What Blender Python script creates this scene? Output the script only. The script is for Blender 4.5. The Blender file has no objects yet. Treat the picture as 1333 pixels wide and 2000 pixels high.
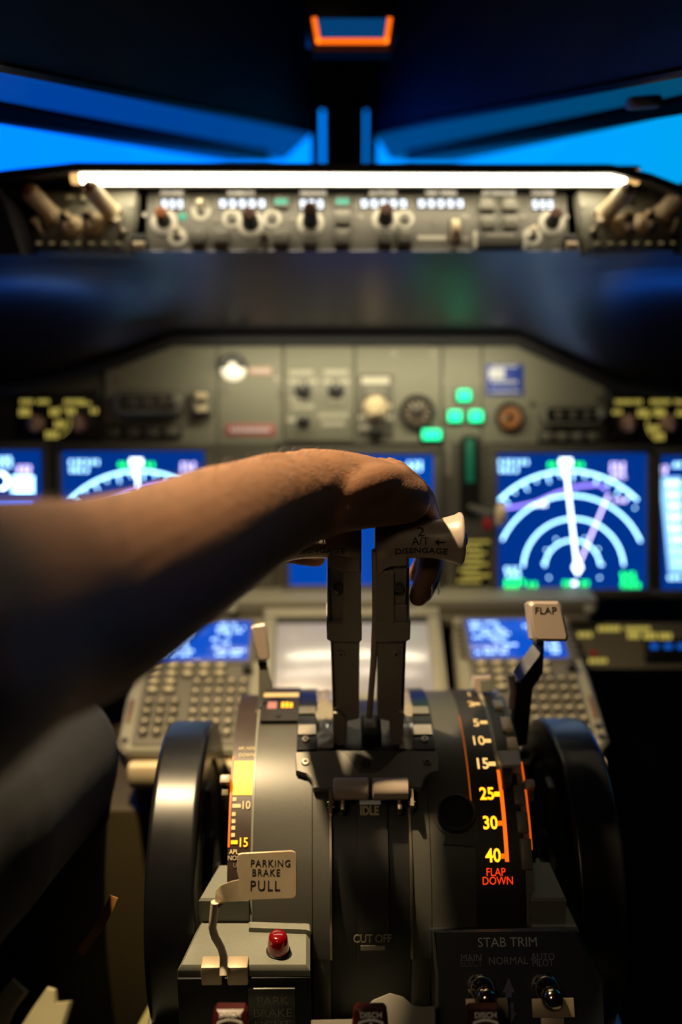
import bpy, bmesh, math, random
from math import sin, cos, pi, radians, sqrt, atan2, asin
from mathutils import Matrix, Vector

random.seed(7)
scene = bpy.context.scene
COL = scene.collection

# ------------------------------------------------------------------ camera
CAM = Vector((-0.036, 0.0, 1.15))
PITCH, YAW, FPX = radians(16.0), radians(1.03), 1944.0
cam_data = bpy.data.cameras.new('camera')
cam_data.sensor_fit = 'HORIZONTAL'
cam_data.sensor_width = 24.0
cam_data.lens = FPX / 1333.0 * 24.0
cam_data.clip_start = 0.02
cam_data.clip_end = 30.0
cam_data.dof.use_dof = True
cam_data.dof.focus_distance = 0.785
cam_data.dof.aperture_fstop = 1.9
cam_data.dof.aperture_blades = 0
cam = bpy.data.objects.new('camera', cam_data)
cam.rotation_euler = (pi / 2 - PITCH, 0.0, -YAW)
cam.location = CAM
COL.objects.link(cam)
scene.camera = cam

# ------------------------------------------------------------------ world, exposure
world = bpy.data.worlds.new('night')
scene.world = world
world.use_nodes = True
world.node_tree.nodes['Background'].inputs['Color'].default_value = (0.02, 0.05, 0.12, 1)
world.node_tree.nodes['Background'].inputs['Strength'].default_value = 0.0
vs = scene.view_settings
vs.view_transform = 'Standard'
vs.look = 'None'
vs.exposure = 0.0
vs.gamma = 1.0
vs.use_curve_mapping = False
try:
    scene.cycles.use_denoising = True
    scene.cycles.max_bounces = 8
    scene.cycles.sample_clamp_indirect = 4.0
    scene.cycles.caustics_reflective = False
    scene.cycles.caustics_refractive = False
except Exception:
    pass


def lamp(name, kind, loc, target, energy, color, size=0.1, size_y=None, spread=None):
    ld = bpy.data.lights.new(name, kind)
    ld.energy = energy
    ld.color = color
    if kind == 'AREA':
        if size_y is not None:
            ld.shape = 'RECTANGLE'
            ld.size, ld.size_y = size, size_y
        else:
            ld.shape = 'DISK'
            ld.size = size
        if spread:
            ld.spread = radians(spread)
    else:
        ld.shadow_soft_size = size
    o = bpy.data.objects.new(name, ld)
    o.location = loc
    d = Vector(target) - Vector(loc)
    o.rotation_euler = d.to_track_quat('-Z', 'Y').to_euler()
    COL.objects.link(o)
    return o


# the flight deck's own lamps: an overhead flood, the panel floods under the glareshield hood; then an added fill
WARM = (1.0, 0.74, 0.40)
lamp('overhead_flood_lamp', 'AREA', (-0.32, 0.785, 1.64), (-0.03, 0.73, 0.62), 4.1, WARM, 0.035, spread=62)
lamp('panel_flood_lamp', 'AREA', (0.02, 1.19, 1.015), (0.02, 1.285, 0.83), 0.52, (1.0, 0.90, 0.60), 0.40, 0.02)
lamp('aisle_dome_lamp', 'AREA', (-0.35, -0.6, 1.80), (0.0, 0.7, 0.5), 0.34, (1.0, 0.74, 0.44), 0.25, spread=70)  # added fill from behind the viewer for lever fronts and grips

# ------------------------------------------------------------------ surveying helpers
RCAM = cam.rotation_euler.to_matrix()


def ray(px, py):
    return RCAM @ Vector(((px - 666.5) / FPX, -(py - 1000.0) / FPX, -1.0))


def at_depth(px, py, d):
    """world point seen at a photograph pixel, d metres along the lens axis"""
    return CAM + ray(px, py) * d


def at_y(px, py, Y):
    r = ray(px, py)
    return CAM + r * ((Y - CAM.y) / r.y)


def frame(loc, tilt=0.0, yaw=0.0):
    """x to the right, y up the surface, z out of it; tilt leans the top away from the viewer"""
    a = radians(tilt)
    ux = Vector((1, 0, 0)); uy = Vector((0, sin(a), cos(a))); n = Vector((0, -cos(a), sin(a)))
    m = Matrix((ux, uy, n)).transposed()
    m = Matrix.Rotation(radians(yaw), 3, 'Z') @ m
    m = m.to_4x4()
    m.translation = Vector(loc)
    return m


class Plane:
    def __init__(self, loc, tilt, yaw=0.0):
        self.m = frame(loc, tilt, yaw)
        self.inv = self.m.inverted()

    def loc(self, px, py, w=0.0):
        o = self.inv @ CAM
        d = self.inv.to_3x3() @ ray(px, py)
        t = (w - o.z) / d.z
        p = o + d * t
        return p.x, p.y

    def at(self, px, py, w=0.0):
        u, v = self.loc(px, py, w)
        return self.m @ Matrix.Translation((u, v, w))

    def mat(self, u, v, w=0.0):
        return self.m @ Matrix.Translation((u, v, w))

    def rect(self, x0, y0, x1, y1, w=0.0):
        ym, xm = (y0 + y1) / 2, (x0 + x1) / 2
        l, r_ = self.loc(x0, ym, w)[0], self.loc(x1, ym, w)[0]
        b, t = self.loc(xm, y1, w)[1], self.loc(xm, y0, w)[1]
        return (l + r_) / 2, (b + t) / 2, r_ - l, t - b


class Arc:
    """the drum of the throttle quadrant, axis along x"""
    def __init__(self, yc, zc, R):
        self.yc, self.zc, self.R = yc, zc, R

    def loc(self, px, py, dr=0.0):
        d = ray(px, py)
        R = self.R + dr
        oy, oz = CAM.y - self.yc, CAM.z - self.zc
        A = d.y * d.y + d.z * d.z
        B = 2 * (oy * d.y + oz * d.z)
        C = oy * oy + oz * oz - R * R
        D = B * B - 4 * A * C
        t = (-B - sqrt(max(D, 0.0))) / (2 * A)
        p = CAM + d * t
        return p.x, math.degrees(atan2(p.z - self.zc, -(p.y - self.yc)))

    def mat(self, x, a, dr=0.0):
        R = self.R + dr
        return frame((x, self.yc - R * cos(radians(a)), self.zc + R * sin(radians(a))), a)

    def at(self, px, py, dr=0.0):
        x, a = self.loc(px, py, dr)
        return self.mat(x, a, dr)


# ------------------------------------------------------------------ materials
def lin(h):
    if isinstance(h, str):
        h = h.lstrip('#')
        c = [int(h[i:i + 2], 16) / 255 for i in (0, 2, 4)]
        return tuple(x / 12.92 if x <= 0.04045 else ((x + 0.055) / 1.055) ** 2.4 for x in c) + (1.0,)
    return tuple(h) + ((1.0,) if len(h) == 3 else ())


MATS = {}


def mat(name, col, rough=0.5, metal=0.0, emit=None, power=0.0, vary=0.12, scale=60.0, bump=0.0, spec=0.5,
        stretch=None, sss=0.0, trans=0.0, coat=0.0):
    if name in MATS:
        return MATS[name]
    m = bpy.data.materials.new(name)
    m.use_nodes = True
    nt = m.node_tree
    b = nt.nodes['Principled BSDF']
    c = lin(col)
    b.inputs['Base Color'].default_value = c
    b.inputs['Roughness'].default_value = rough
    b.inputs['Metallic'].default_value = metal
    b.inputs['Specular IOR Level'].default_value = spec
    if sss:
        b.inputs['Subsurface Weight'].default_value = sss
        b.inputs['Subsurface Radius'].default_value = (0.006, 0.002, 0.001)
        b.inputs['Subsurface Scale'].default_value = 1.0
    if trans:
        b.inputs['Transmission Weight'].default_value = trans
    if coat:
        b.inputs['Coat Weight'].default_value = coat
        b.inputs['Coat Roughness'].default_value = 0.1
    if emit is not None:
        b.inputs['Emission Color'].default_value = lin(emit)
        b.inputs['Emission Strength'].default_value = power
    if vary > 0 or bump > 0:
        tc = nt.nodes.new('ShaderNodeTexCoord')
        mp = nt.nodes.new('ShaderNodeMapping')
        nz = nt.nodes.new('ShaderNodeTexNoise')
        nz.inputs['Scale'].default_value = scale
        nz.inputs['Detail'].default_value = 5.0
        if stretch:
            mp.inputs['Scale'].default_value = stretch
        nt.links.new(tc.outputs['Object'], mp.inputs['Vector'])
        nt.links.new(mp.outputs['Vector'], nz.inputs['Vector'])
        if vary > 0:
            mx = nt.nodes.new('ShaderNodeMix')
            mx.data_type = 'RGBA'
            mx.inputs[6].default_value = tuple(x * (1 - vary) for x in c[:3]) + (1,)
            mx.inputs[7].default_value = tuple(min(1, x * (1 + vary)) for x in c[:3]) + (1,)
            nt.links.new(nz.outputs['Fac'], mx.inputs[0])
            nt.links.new(mx.outputs[2], b.inputs['Base Color'])
            mr = nt.nodes.new('ShaderNodeMapRange')
            mr.inputs['To Min'].default_value = max(0.02, rough - 0.06)
            mr.inputs['To Max'].default_value = min(1.0, rough + 0.06)
            nt.links.new(nz.outputs['Fac'], mr.inputs['Value'])
            nt.links.new(mr.outputs['Result'], b.inputs['Roughness'])
        if bump > 0:
            bp = nt.nodes.new('ShaderNodeBump')
            bp.inputs['Strength'].default_value = bump
            bp.inputs['Distance'].default_value = 0.001
            nt.links.new(nz.outputs['Fac'], bp.inputs['Height'])
            nt.links.new(bp.outputs['Normal'], b.inputs['Normal'])
    MATS[name] = m
    return m


def glow(name, col, power):
    return mat(name, '#050505', 0.5, 0.0, col, power, vary=0)


M_GREY = mat('panel_grey', '#7f7d6e', 0.55, bump=0.15, scale=400)
M_GREYD = mat('panel_grey_dark', '#57534a', 0.5, bump=0.15, scale=400)
M_QUAD = mat('quadrant_grey', '#3b3a36', 0.36, bump=0.015, scale=500)
M_QUADL = mat('bracket_grey', '#625e57', 0.45, bump=0.1, scale=400)
M_PED = mat('pedestal_grey', '#66675f', 0.33, bump=0.05, scale=300)
M_BLACK = mat('black_plastic', '#0d0d0e', 0.42, bump=0.1, scale=500)
M_VOID = mat('dark_void', '#050505', 0.9, vary=0)
M_SOFFIT = mat('soffit_black_gloss', '#6c6b72', 0.33, 1.0, vary=0.08, scale=8)
M_GLOSS = mat('gloss_black', '#101114', 0.24, vary=0.1, spec=0.6)
M_HOOD = mat('hood_black', '#15151a', 0.6, bump=0.2, scale=700)
M_CREAM = mat('cream_plastic', '#998a80', 0.38, vary=0.05, scale=120, bump=0.04)
M_CREAM2 = mat('cream_knob', '#dcc8a2', 0.45, vary=0.06)
M_BROWN = mat('brown_cap', '#5a3b2c', 0.5)
M_ORANGECAP = mat('orange_brown_cap', '#9a5a30', 0.5)
M_LEVER = mat('lever_grey', '#8b837a', 0.4, vary=0.07, bump=0.05, scale=300)
M_STEEL = mat('brushed_steel', '#b9ab98', 0.3, 1.0, vary=0.12, scale=140, stretch=(1, 12, 1), bump=0.05)
M_PLATE = mat('dull_steel', '#a3927a', 0.48, 0.4, vary=0.14, scale=90, bump=0.04)
M_CHROME = mat('chrome', '#b5aa98', 0.16, 1.0, vary=0.05)
M_SCREW = mat('screw_metal', '#8f8a80', 0.35, 1.0)
M_RUBBER = mat('wheel_black', '#0e0e11', 0.32, vary=0.25, scale=30, bump=0.03, spec=0.33)
M_RUBBERIN = mat('wheel_side_black', '#1a1612', 0.5, vary=0.25, scale=30)
M_CLEAR = mat('clear_plastic', '#a39a88', 0.25, trans=0.55, vary=0.1)
M_KEY = mat('key_grey', '#504b40', 0.45)
M_KEYTOP = mat('key_legend', '#cdbf98', 0.5, 0, '#d8c383', 0.25, vary=0)
M_BTN = mat('button_grey', '#6f6c60', 0.45)
M_LEGEND = mat('legend_white', '#b9b3a4', 0.5, 0, '#fff2d0', 0.03, vary=0)
M_LEGENDM = mat('panel_lettering_white', '#b9b3a0', 0.5, 0, '#fff0c8', 0.16, vary=0)
M_LABEL = mat('panel_label_lit', '#dcd6c0', 0.5, 0, '#fff0d0', 0.9, vary=0)
M_LEGDIM = mat('legend_dim', '#6d7076', 0.5, vary=0)
M_INK = mat('black_ink', '#0a0a0c', 0.5, vary=0)
M_YELLEG = mat('yellow_legend', '#5a5230', 0.5, 0, '#d8c45a', 0.75, vary=0)
M_AMBER = glow('amber_legend', '#ffa812', 2.6)
M_AMBERP = glow('amber_pale_legend', '#ffc873', 1.3)
M_ORANGE = glow('orange_edge_light', '#ff6a0a', 1.3)
M_REDLEG = glow('orange_red_legend', '#ff3c0c', 1.2)
M_YELLOW = mat('yellow_band', '#e8b400', 0.5, 0, '#ffb000', 0.30, vary=0)
M_SCALE = mat('scale_plate', '#1c1715', 0.42, vary=0.1)
M_SCALE2 = mat('trim_scale_plate', '#2a1d18', 0.42, vary=0.1)
M_GREEN = glow('green_lamp', '#1fe08f', 3.2)
M_GREENL = glow('green_lamp_dim', '#46d6a8', 0.8)
M_WHITEGLOW = glow('white_strip_glow', '#fff0ce', 13.0)
M_WARMGLOW = glow('warm_tube_end', '#ffc478', 1.2)
M_SEG = glow('white_segments', '#e4eeff', 3.0)
M_NAVY = mat('screen_navy', '#01030a', 0.12, 0, '#003590', 0.95, vary=0)
M_BLUE = mat('screen_blue', '#01030a', 0.12, 0, '#0046ae', 0.95, vary=0)
M_CDUBLUE = mat('cdu_screen_blue', '#01030a', 0.15, 0, '#0a55d2', 0.95, vary=0)
M_SCRWHITE = glow('screen_white', '#d6eeff', 5.0)
M_SCRCYAN = glow('screen_cyan', '#9fdcff', 4.6)
M_SCRGREEN = glow('screen_green', '#1cf05a', 4.5)
M_SCRPURPLE = glow('screen_purple', '#9a86ff', 2.6)
M_SCRPINK = glow('screen_pink', '#d2c4ff', 3.6)
M_CDUTXT = glow('cdu_text', '#b4dcff', 3.4)
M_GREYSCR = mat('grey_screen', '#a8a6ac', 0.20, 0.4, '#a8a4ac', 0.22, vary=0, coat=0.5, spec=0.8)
M_PINK = mat('pink_placard', '#c29a88', 0.5)
M_REDPL = mat('red_placard', '#a8625a', 0.5)
M_BLUEPL = mat('blue_placard', '#1e3fa6', 0.45)
M_WHITEPL = mat('white_print', '#d8dcea', 0.5, vary=0)
M_DIAL = mat('dial_brown', '#4a3f34', 0.45)
M_DIALO = mat('dial_orange', '#9c6434', 0.45)
M_LENSW = mat('white_lens', '#f5edd8', 0.3, 0, '#fff0cf', 1.0, vary=0)
M_RED = mat('red_glass', '#5e0206', 0.14, 0, '#c00008', 0.05, vary=0.2, coat=1.0)
M_REDH = mat('red_handle', '#33060a', 0.4, vary=0.1, coat=0.0, spec=0.35)
M_REDK = mat('red_knob', '#a01818', 0.4)
M_SKIN = None
M_DENIM = mat('dark_denim', '#111319', 0.9, vary=0.35, scale=25, bump=0.5)
M_SEAT = mat('seat_fabric', '#101218', 0.9, vary=0.3, scale=80, bump=0.4)
M_TAN = mat('tan_piping', '#8a5a28', 0.6)
M_PALE = mat('pale_metal', '#8a8468', 0.4, vary=0.15, scale=30)
M_LINER = mat('cabin_liner', '#4a78a8', 0.7, vary=0.2, scale=12)
M_LINERD = mat('cabin_liner_dark', '#22262e', 0.75, vary=0.2, scale=12)
M_FRAME = mat('window_frame_blue_grey', '#93a4b4', 0.6, vary=0.15, scale=9)
M_POST = mat('post_brown', '#2a2522', 0.6)
M_FLOOR = mat('floor_dark', '#121316', 0.85, vary=0.3, scale=20, bump=0.3)
M_FLUOR = glow('sim_screen', '#0088e0', 2.2)
M_OLIVE = mat('olive_panel', '#443b23', 0.6, vary=0.12, scale=14)
M_GREENPAINT = mat('slot_green', '#0d5a45', 0.5, 0, '#0a7a58', 0.25, vary=0)


# ------------------------------------------------------------------ mesh building
class MB:
    def __init__(self):
        self.v, self.f = [], []

    def add(self, vs_, fs):
        n = len(self.v)
        self.v += [tuple(p) for p in vs_]
        self.f += [tuple(i + n for i in f) for f in fs]
        return self

    def box(self, c, s, b=0.0, rot=None):
        """box of size s about c, its twelve edges cut by b"""
        hx, hy, hz = s[0] / 2, s[1] / 2, s[2] / 2
        b = min(b, hx * 0.9, hy * 0.9, hz * 0.9)
        if b <= 0:
            vs_ = [(x * hx, y * hy, z * hz) for x in (-1, 1) for y in (-1, 1) for z in (-1, 1)]
            fs = [(0, 1, 3, 2), (4, 6, 7, 5), (0, 4, 5, 1), (2, 3, 7, 6), (0, 2, 6, 4), (1, 5, 7, 3)]
        else:
            bm = bmesh.new()
            bmesh.ops.create_cube(bm, size=1.0)
            for v in bm.verts:
                v.co = Vector((v.co.x * hx * 2, v.co.y * hy * 2, v.co.z * hz * 2))
            bmesh.ops.bevel(bm, geom=list(bm.edges), offset=b, segments=2, profile=0.5, affect='EDGES')
            bm.verts.index_update()
            vs_ = [tuple(v.co) for v in bm.verts]
            fs = [tuple(v.index for v in f.verts) for f in bm.faces]
            bm.free()
        if rot is not None:
            vs_ = [tuple(rot @ Vector(p)) for p in vs_]
        self.add([(p[0] + c[0], p[1] + c[1], p[2] + c[2]) for p in vs_], fs)
        return self

    def lathe(self, prof, n=20, c=(0, 0, 0), axis='z'):
        """prof: [(radius, height)] from base to top, closed at both ends"""
        vs_, fs = [], []
        for r, h in prof:
            for k in range(n):
                a = 2 * pi * k / n
                p = (r * cos(a), r * sin(a), h)
                if axis == 'x':
                    p = (h, r * cos(a), r * sin(a))
                elif axis == 'y':
                    p = (r * sin(a), h, r * cos(a))
                vs_.append((p[0] + c[0], p[1] + c[1], p[2] + c[2]))
        m = len(prof)
        for i in range(m - 1):
            for k in range(n):
                k2 = (k + 1) % n
                fs.append((i * n + k, i * n + k2, (i + 1) * n + k2, (i + 1) * n + k))
        fs.append(tuple(range(n))[::-1])
        fs.append(tuple((m - 1) * n + k for k in range(n)))
        return self.add(vs_, fs)

    def cyl(self, r, h, c=(0, 0, 0), n=20, b=0.0, axis='z'):
        pr = [(r, 0), (r, h)] if b <= 0 else [(r, 0), (r, h - b), (r - b * 0.3, h - b * 0.3), (r - b, h)]
        return self.lathe(pr, n, c, axis)

    def prism(self, poly, z0, z1, b=0.0):
        n = len(poly)
        if b > 0:
            cx = sum(p[0] for p in poly) / n; cy = sum(p[1] for p in poly) / n
            def inset(p):
                d = sqrt((p[0] - cx) ** 2 + (p[1] - cy) ** 2) or 1
                k = max(0, 1 - b / d)
                return (cx + (p[0] - cx) * k, cy + (p[1] - cy) * k)
            rows = [[(p[0], p[1], z0) for p in poly], [(p[0], p[1], z1 - b) for p in poly], [inset(p) + (z1,) for p in poly]]
        else:
            rows = [[(p[0], p[1], z0) for p in poly], [(p[0], p[1], z1) for p in poly]]
        vs_ = [p for r in rows for p in r]
        fs = [tuple(range(n))[::-1], tuple((len(rows) - 1) * n + k for k in range(n))]
        for i in range(len(rows) - 1):
            for k in range(n):
                k2 = (k + 1) % n
                fs.append((i * n + k, i * n + k2, (i + 1) * n + k2, (i + 1) * n + k))
        return self.add(vs_, fs)

    def tube(self, pts, r, n=8, flat=1.0, closed=False):
        pts = [Vector(p) for p in pts]
        rows = []
        up = Vector((0, 0, 1))
        for i, p in enumerate(pts):
            t = (pts[min(i + 1, len(pts) - 1)] - pts[max(i - 1, 0)]).normalized()
            if abs(t.dot(up)) > 0.95:
                up = Vector((1, 0, 0))
            s = t.cross(up).normalized(); u = s.cross(t).normalized()
            rr = r[i] if isinstance(r, (list, tuple)) else r
            rows.append([p + s * (rr * cos(2 * pi * k / n)) + u * (rr * flat * sin(2 * pi * k / n)) for k in range(n)])
        vs_ = [q for row in rows for q in row]
        fs = []
        for i in range(len(rows) - 1):
            for k in range(n):
                k2 = (k + 1) % n
                fs.append((i * n + k, i * n + k2, (i + 1) * n + k2, (i + 1) * n + k))
        fs.append(tuple(range(n))[::-1])
        fs.append(tuple((len(rows) - 1) * n + k for k in range(n)))
        return self.add(vs_, fs)

    def ribbon(self, pts, w, z=0.0, t=0.0004):
        """flat line of width w along 2-d points, t thick"""
        n = len(pts)
        L, R = [], []
        for i, p in enumerate(pts):
            a, c = pts[max(i - 1, 0)], pts[min(i + 1, n - 1)]
            dx, dy = c[0] - a[0], c[1] - a[1]
            d = sqrt(dx * dx + dy * dy) or 1
            L.append((p[0] - dy / d * w / 2, p[1] + dx / d * w / 2))
            R.append((p[0] + dy / d * w / 2, p[1] - dx / d * w / 2))
        for i in range(n - 1):
            self.prism([R[i], R[i + 1], L[i + 1], L[i]], z, z + t)
        return self

    def grid(self, rows, thick=None):
        """sheet through rows of points; thick gives it a second side offset along (dx,dy,dz)"""
        m, n = len(rows), len(rows[0])
        vs_ = [p for r in rows for p in r]
        fs = [(i * n + k, i * n + k + 1, (i + 1) * n + k + 1, (i + 1) * n + k) for i in range(m - 1) for k in range(n - 1)]
        if thick:
            o = len(vs_)
            vs_ += [(p[0] + thick[0], p[1] + thick[1], p[2] + thick[2]) for p in vs_]
            fs += [tuple(j + o for j in f[::-1]) for f in list(fs)]
            edge = [k for k in range(n)] + [i * n + n - 1 for i in range(1, m)] + [(m - 1) * n + k for k in range(n - 2, -1, -1)] + [i * n for i in range(m - 2, 0, -1)]
            for i, a in enumerate(edge):
                c = edge[(i + 1) % len(edge)]
                fs.append((c, a, a + o, c + o))
        return self.add(vs_, fs)

    def sector(self, yc, zc, r0, r1, a0, a1, x0, x1, n=28, fall=None):
        """curved slab on the drum between two angles (degrees above the aft horizon)"""
        vs_, fs = [], []
        for i in range(n + 1):
            a = radians(a0 + (a1 - a0) * i / n)
            for r, x in ((r0, x0), (r1, x0), (r1, x1), (r0, x1)):
                vs_.append((x, yc - r * cos(a), zc + r * sin(a)))
        for i in range(n):
            for k in range(4):
                k2 = (k + 1) % 4
                fs.append((i * 4 + k, (i + 1) * 4 + k, (i + 1) * 4 + k2, i * 4 + k2))
        fs.append((0, 1, 2, 3)); fs.append((n * 4 + 3, n * 4 + 2, n * 4 + 1, n * 4))
        return self.add(vs_, fs)

    def mesh(self, name, sharp=32):
        me = bpy.data.meshes.new(name)
        me.from_pydata([tuple(p) for p in self.v], [], self.f)
        bm = bmesh.new()
        bm.from_mesh(me)
        bmesh.ops.recalc_face_normals(bm, faces=list(bm.faces))
        bm.to_mesh(me)
        bm.free()
        for p in me.polygons:
            p.use_smooth = True
        me.set_sharp_from_angle(angle=radians(sharp))
        return me


def setp(o, label=None, cat=None, group=None, kind=None):
    if label: o['label'] = label
    if cat: o['category'] = cat
    if group: o['group'] = group
    if kind: o['kind'] = kind
    return o


def part(name, mb, material, parent=None, loc=None, m=None, label=None, sharp=32):
    me = mb.mesh(name, sharp) if isinstance(mb, MB) else mb
    if material is not None and not me.materials:
        me.materials.append(material)
    o = bpy.data.objects.new(name, me)
    COL.objects.link(o)
    if parent is not None:
        o.parent = parent
    if m is not None:
        o.matrix_local = m
    elif loc is not None:
        o.location = loc
    if label: o['label'] = label
    return o


def thing(name, label, cat, m=None, group=None):
    o = bpy.data.objects.new(name, None)
    o.empty_display_size = 0.02
    COL.objects.link(o)
    if m is not None:
        o.matrix_world = m
    return setp(o, label, cat, group)


SHARED = {}


def shared(key, fn, material):
    if key not in SHARED:
        me = fn().mesh(key if isinstance(key, str) else str(key[0]))
        me.materials.append(material)
        SHARED[key] = me
    return SHARED[key]


TXT = {}


def text_mesh(s, size, sx=1.0, ext=0.0001, spacing=1.0, bold=0.0):
    key = (s, size, sx, ext, spacing, bold)
    if key not in TXT:
        cu = bpy.data.curves.new('lettering', 'FONT')
        cu.body = s
        cu.size = size
        cu.extrude = ext
        cu.offset = bold
        cu.align_x = 'CENTER'
        cu.align_y = 'CENTER'
        cu.resolution_u = 3
        cu.space_character = spacing
        ob = bpy.data.objects.new('lettering', cu)
        me = bpy.data.meshes.new_from_object(ob)
        bpy.data.objects.remove(ob)
        bpy.data.curves.remove(cu)
        me.materials.clear()
        if sx != 1.0:
            for v in me.vertices:
                v.co.x *= sx
        TXT[key] = me
    return TXT[key]


def text(parent, s, size, loc, material, sx=1.0, spacing=1.0, rot=0.0, m=None, wrap=None, wrapf=None, bold=0.0, name='lettering', ext=0.0001):
    me = text_mesh(s, size, sx, ext, spacing, bold).copy()
    me.materials.append(material)
    if wrap:
        for v in me.vertices:
            r = (wrapf(v.co.x) if wrapf else wrap) + v.co.z
            a = v.co.y / wrap
            v.co.y, v.co.z = r * sin(a), r * cos(a)
    o = bpy.data.objects.new(name, me)
    COL.objects.link(o)
    o.parent = parent
    if m is not None:
        o.matrix_local = m
    else:
        o.location = loc
        o.rotation_euler = (0, 0, rot)
    return o


T = Matrix.Translation


def RX(d): return Matrix.Rotation(radians(d), 4, 'X')
def RY(d): return Matrix.Rotation(radians(d), 4, 'Y')
def RZ(d): return Matrix.Rotation(radians(d), 4, 'Z')


def dup(root, m=None, label=None, group=None, repl=None):
    """copy of a thing with copies of its parts and their parts"""
    r = root.copy(); COL.objects.link(r)
    if m is not None: r.matrix_world = m
    if label: r['label'] = label
    if group: r['group'] = group
    for ch in list(root.children):
        c = ch.copy(); COL.objects.link(c); c.parent = r
        for g in ch.children:
            d = g.copy(); COL.objects.link(d); d.parent = c
    return r


def rrect(w, h, r, n=4):
    r = min(r, w / 2 * 0.99, h / 2 * 0.99)
    pts = []
    for cx, cy, a0 in ((w / 2 - r, h / 2 - r, 0), (-w / 2 + r, h / 2 - r, 90), (-w / 2 + r, -h / 2 + r, 180), (w / 2 - r, -h / 2 + r, 270)):
        for k in range(n + 1):
            a = radians(a0 + 90 * k / n)
            pts.append((cx + r * cos(a), cy + r * sin(a)))
    return pts


def screw_mesh(r=0.003):
    return shared('screw%.4f' % r, lambda: MB().lathe([(r, 0), (r, r * 0.25), (r * 0.8, r * 0.5), (r * 0.45, r * 0.5), (r * 0.4, r * 0.2)], 14), M_SCREW)


def screw(parent, loc, r=0.003, material=None):
    me = screw_mesh(r)
    o = part('screw', me, None, parent, loc)
    s = part('screw_slot', shared('slot%.4f' % r, lambda: MB().box((0, 0, r * 0.42), (r * 0.9, r * 0.22, r * 0.3)).box((0, 0, r * 0.42), (r * 0.22, r * 0.9, r * 0.3)), M_INK), None, o)
    return o

# ------------------------------------------------------------------ the planes everything stands on
MCP = Plane(at_y(697, 490, 1.13), 25.0)
MIP = Plane(at_depth(692, 1000, 1.28), 15.0)
FWD = Plane(at_depth(697, 1465, 1.06), 70.4)
DRUM = Arc(0.845, 0.558, 0.158)


# ------------------------------------------------------------------ the cabin shell
def shell(name, mb, material, sharp=32):
    return setp(part(name, mb, material, sharp=sharp), kind='structure')


shell('floor', MB().box((0, 0.5, -0.02), (3.4, 5.0, 0.04)), M_FLOOR)
for side, sg in (('left', -1), ('right', 1)):
    # side walls with an open side window to the simulator screen
    shell('wall_' + side, MB().box((sg * 1.12, 0.0, 0.46), (0.04, 3.2, 0.92)).box((sg * 1.12, 0.0, 1.61), (0.04, 3.2, 0.70)).box((sg * 1.12, -0.25, 1.09), (0.04, 2.7, 0.34)).box((sg * 1.12, 1.50, 1.09), (0.04, 0.2, 0.34)), M_LINERD)
shell('wall_back', MB().box((0, -1.62, 0.95), (2.28, 0.04, 1.98)), M_LINERD)
shell('wall_front', MB().box((0, 1.62, 0.50), (2.28, 0.04, 1.08)), M_LINERD)
shell('ceiling', MB().box((0, -0.5, 1.94), (2.28, 2.28, 0.04)), M_LINERD)


def lerp3(a, b, t):
    return a + (b - a) * t


def tint(name, col):
    m = mat(name, '#ffffff', 0.2, vary=0)
    nt = m.node_tree
    if not any(n.type == 'BSDF_TRANSPARENT' for n in nt.nodes):
        tr = nt.nodes.new('ShaderNodeBsdfTransparent'); gl = nt.nodes.new('ShaderNodeBsdfGlossy')
        # two faces are crossed: each passes the square root of the tint
        tr.inputs['Color'].default_value = tuple(sqrt(c) for c in col) + (1,)
        gl.inputs['Roughness'].default_value = 0.25
        mx = nt.nodes.new('ShaderNodeMixShader'); mx.inputs[0].default_value = 0.02
        nt.links.new(tr.outputs[0], mx.inputs[1]); nt.links.new(gl.outputs[0], mx.inputs[2])
        nt.links.new(mx.outputs[0], nt.nodes['Material Output'].inputs['Surface'])
    return m


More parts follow.
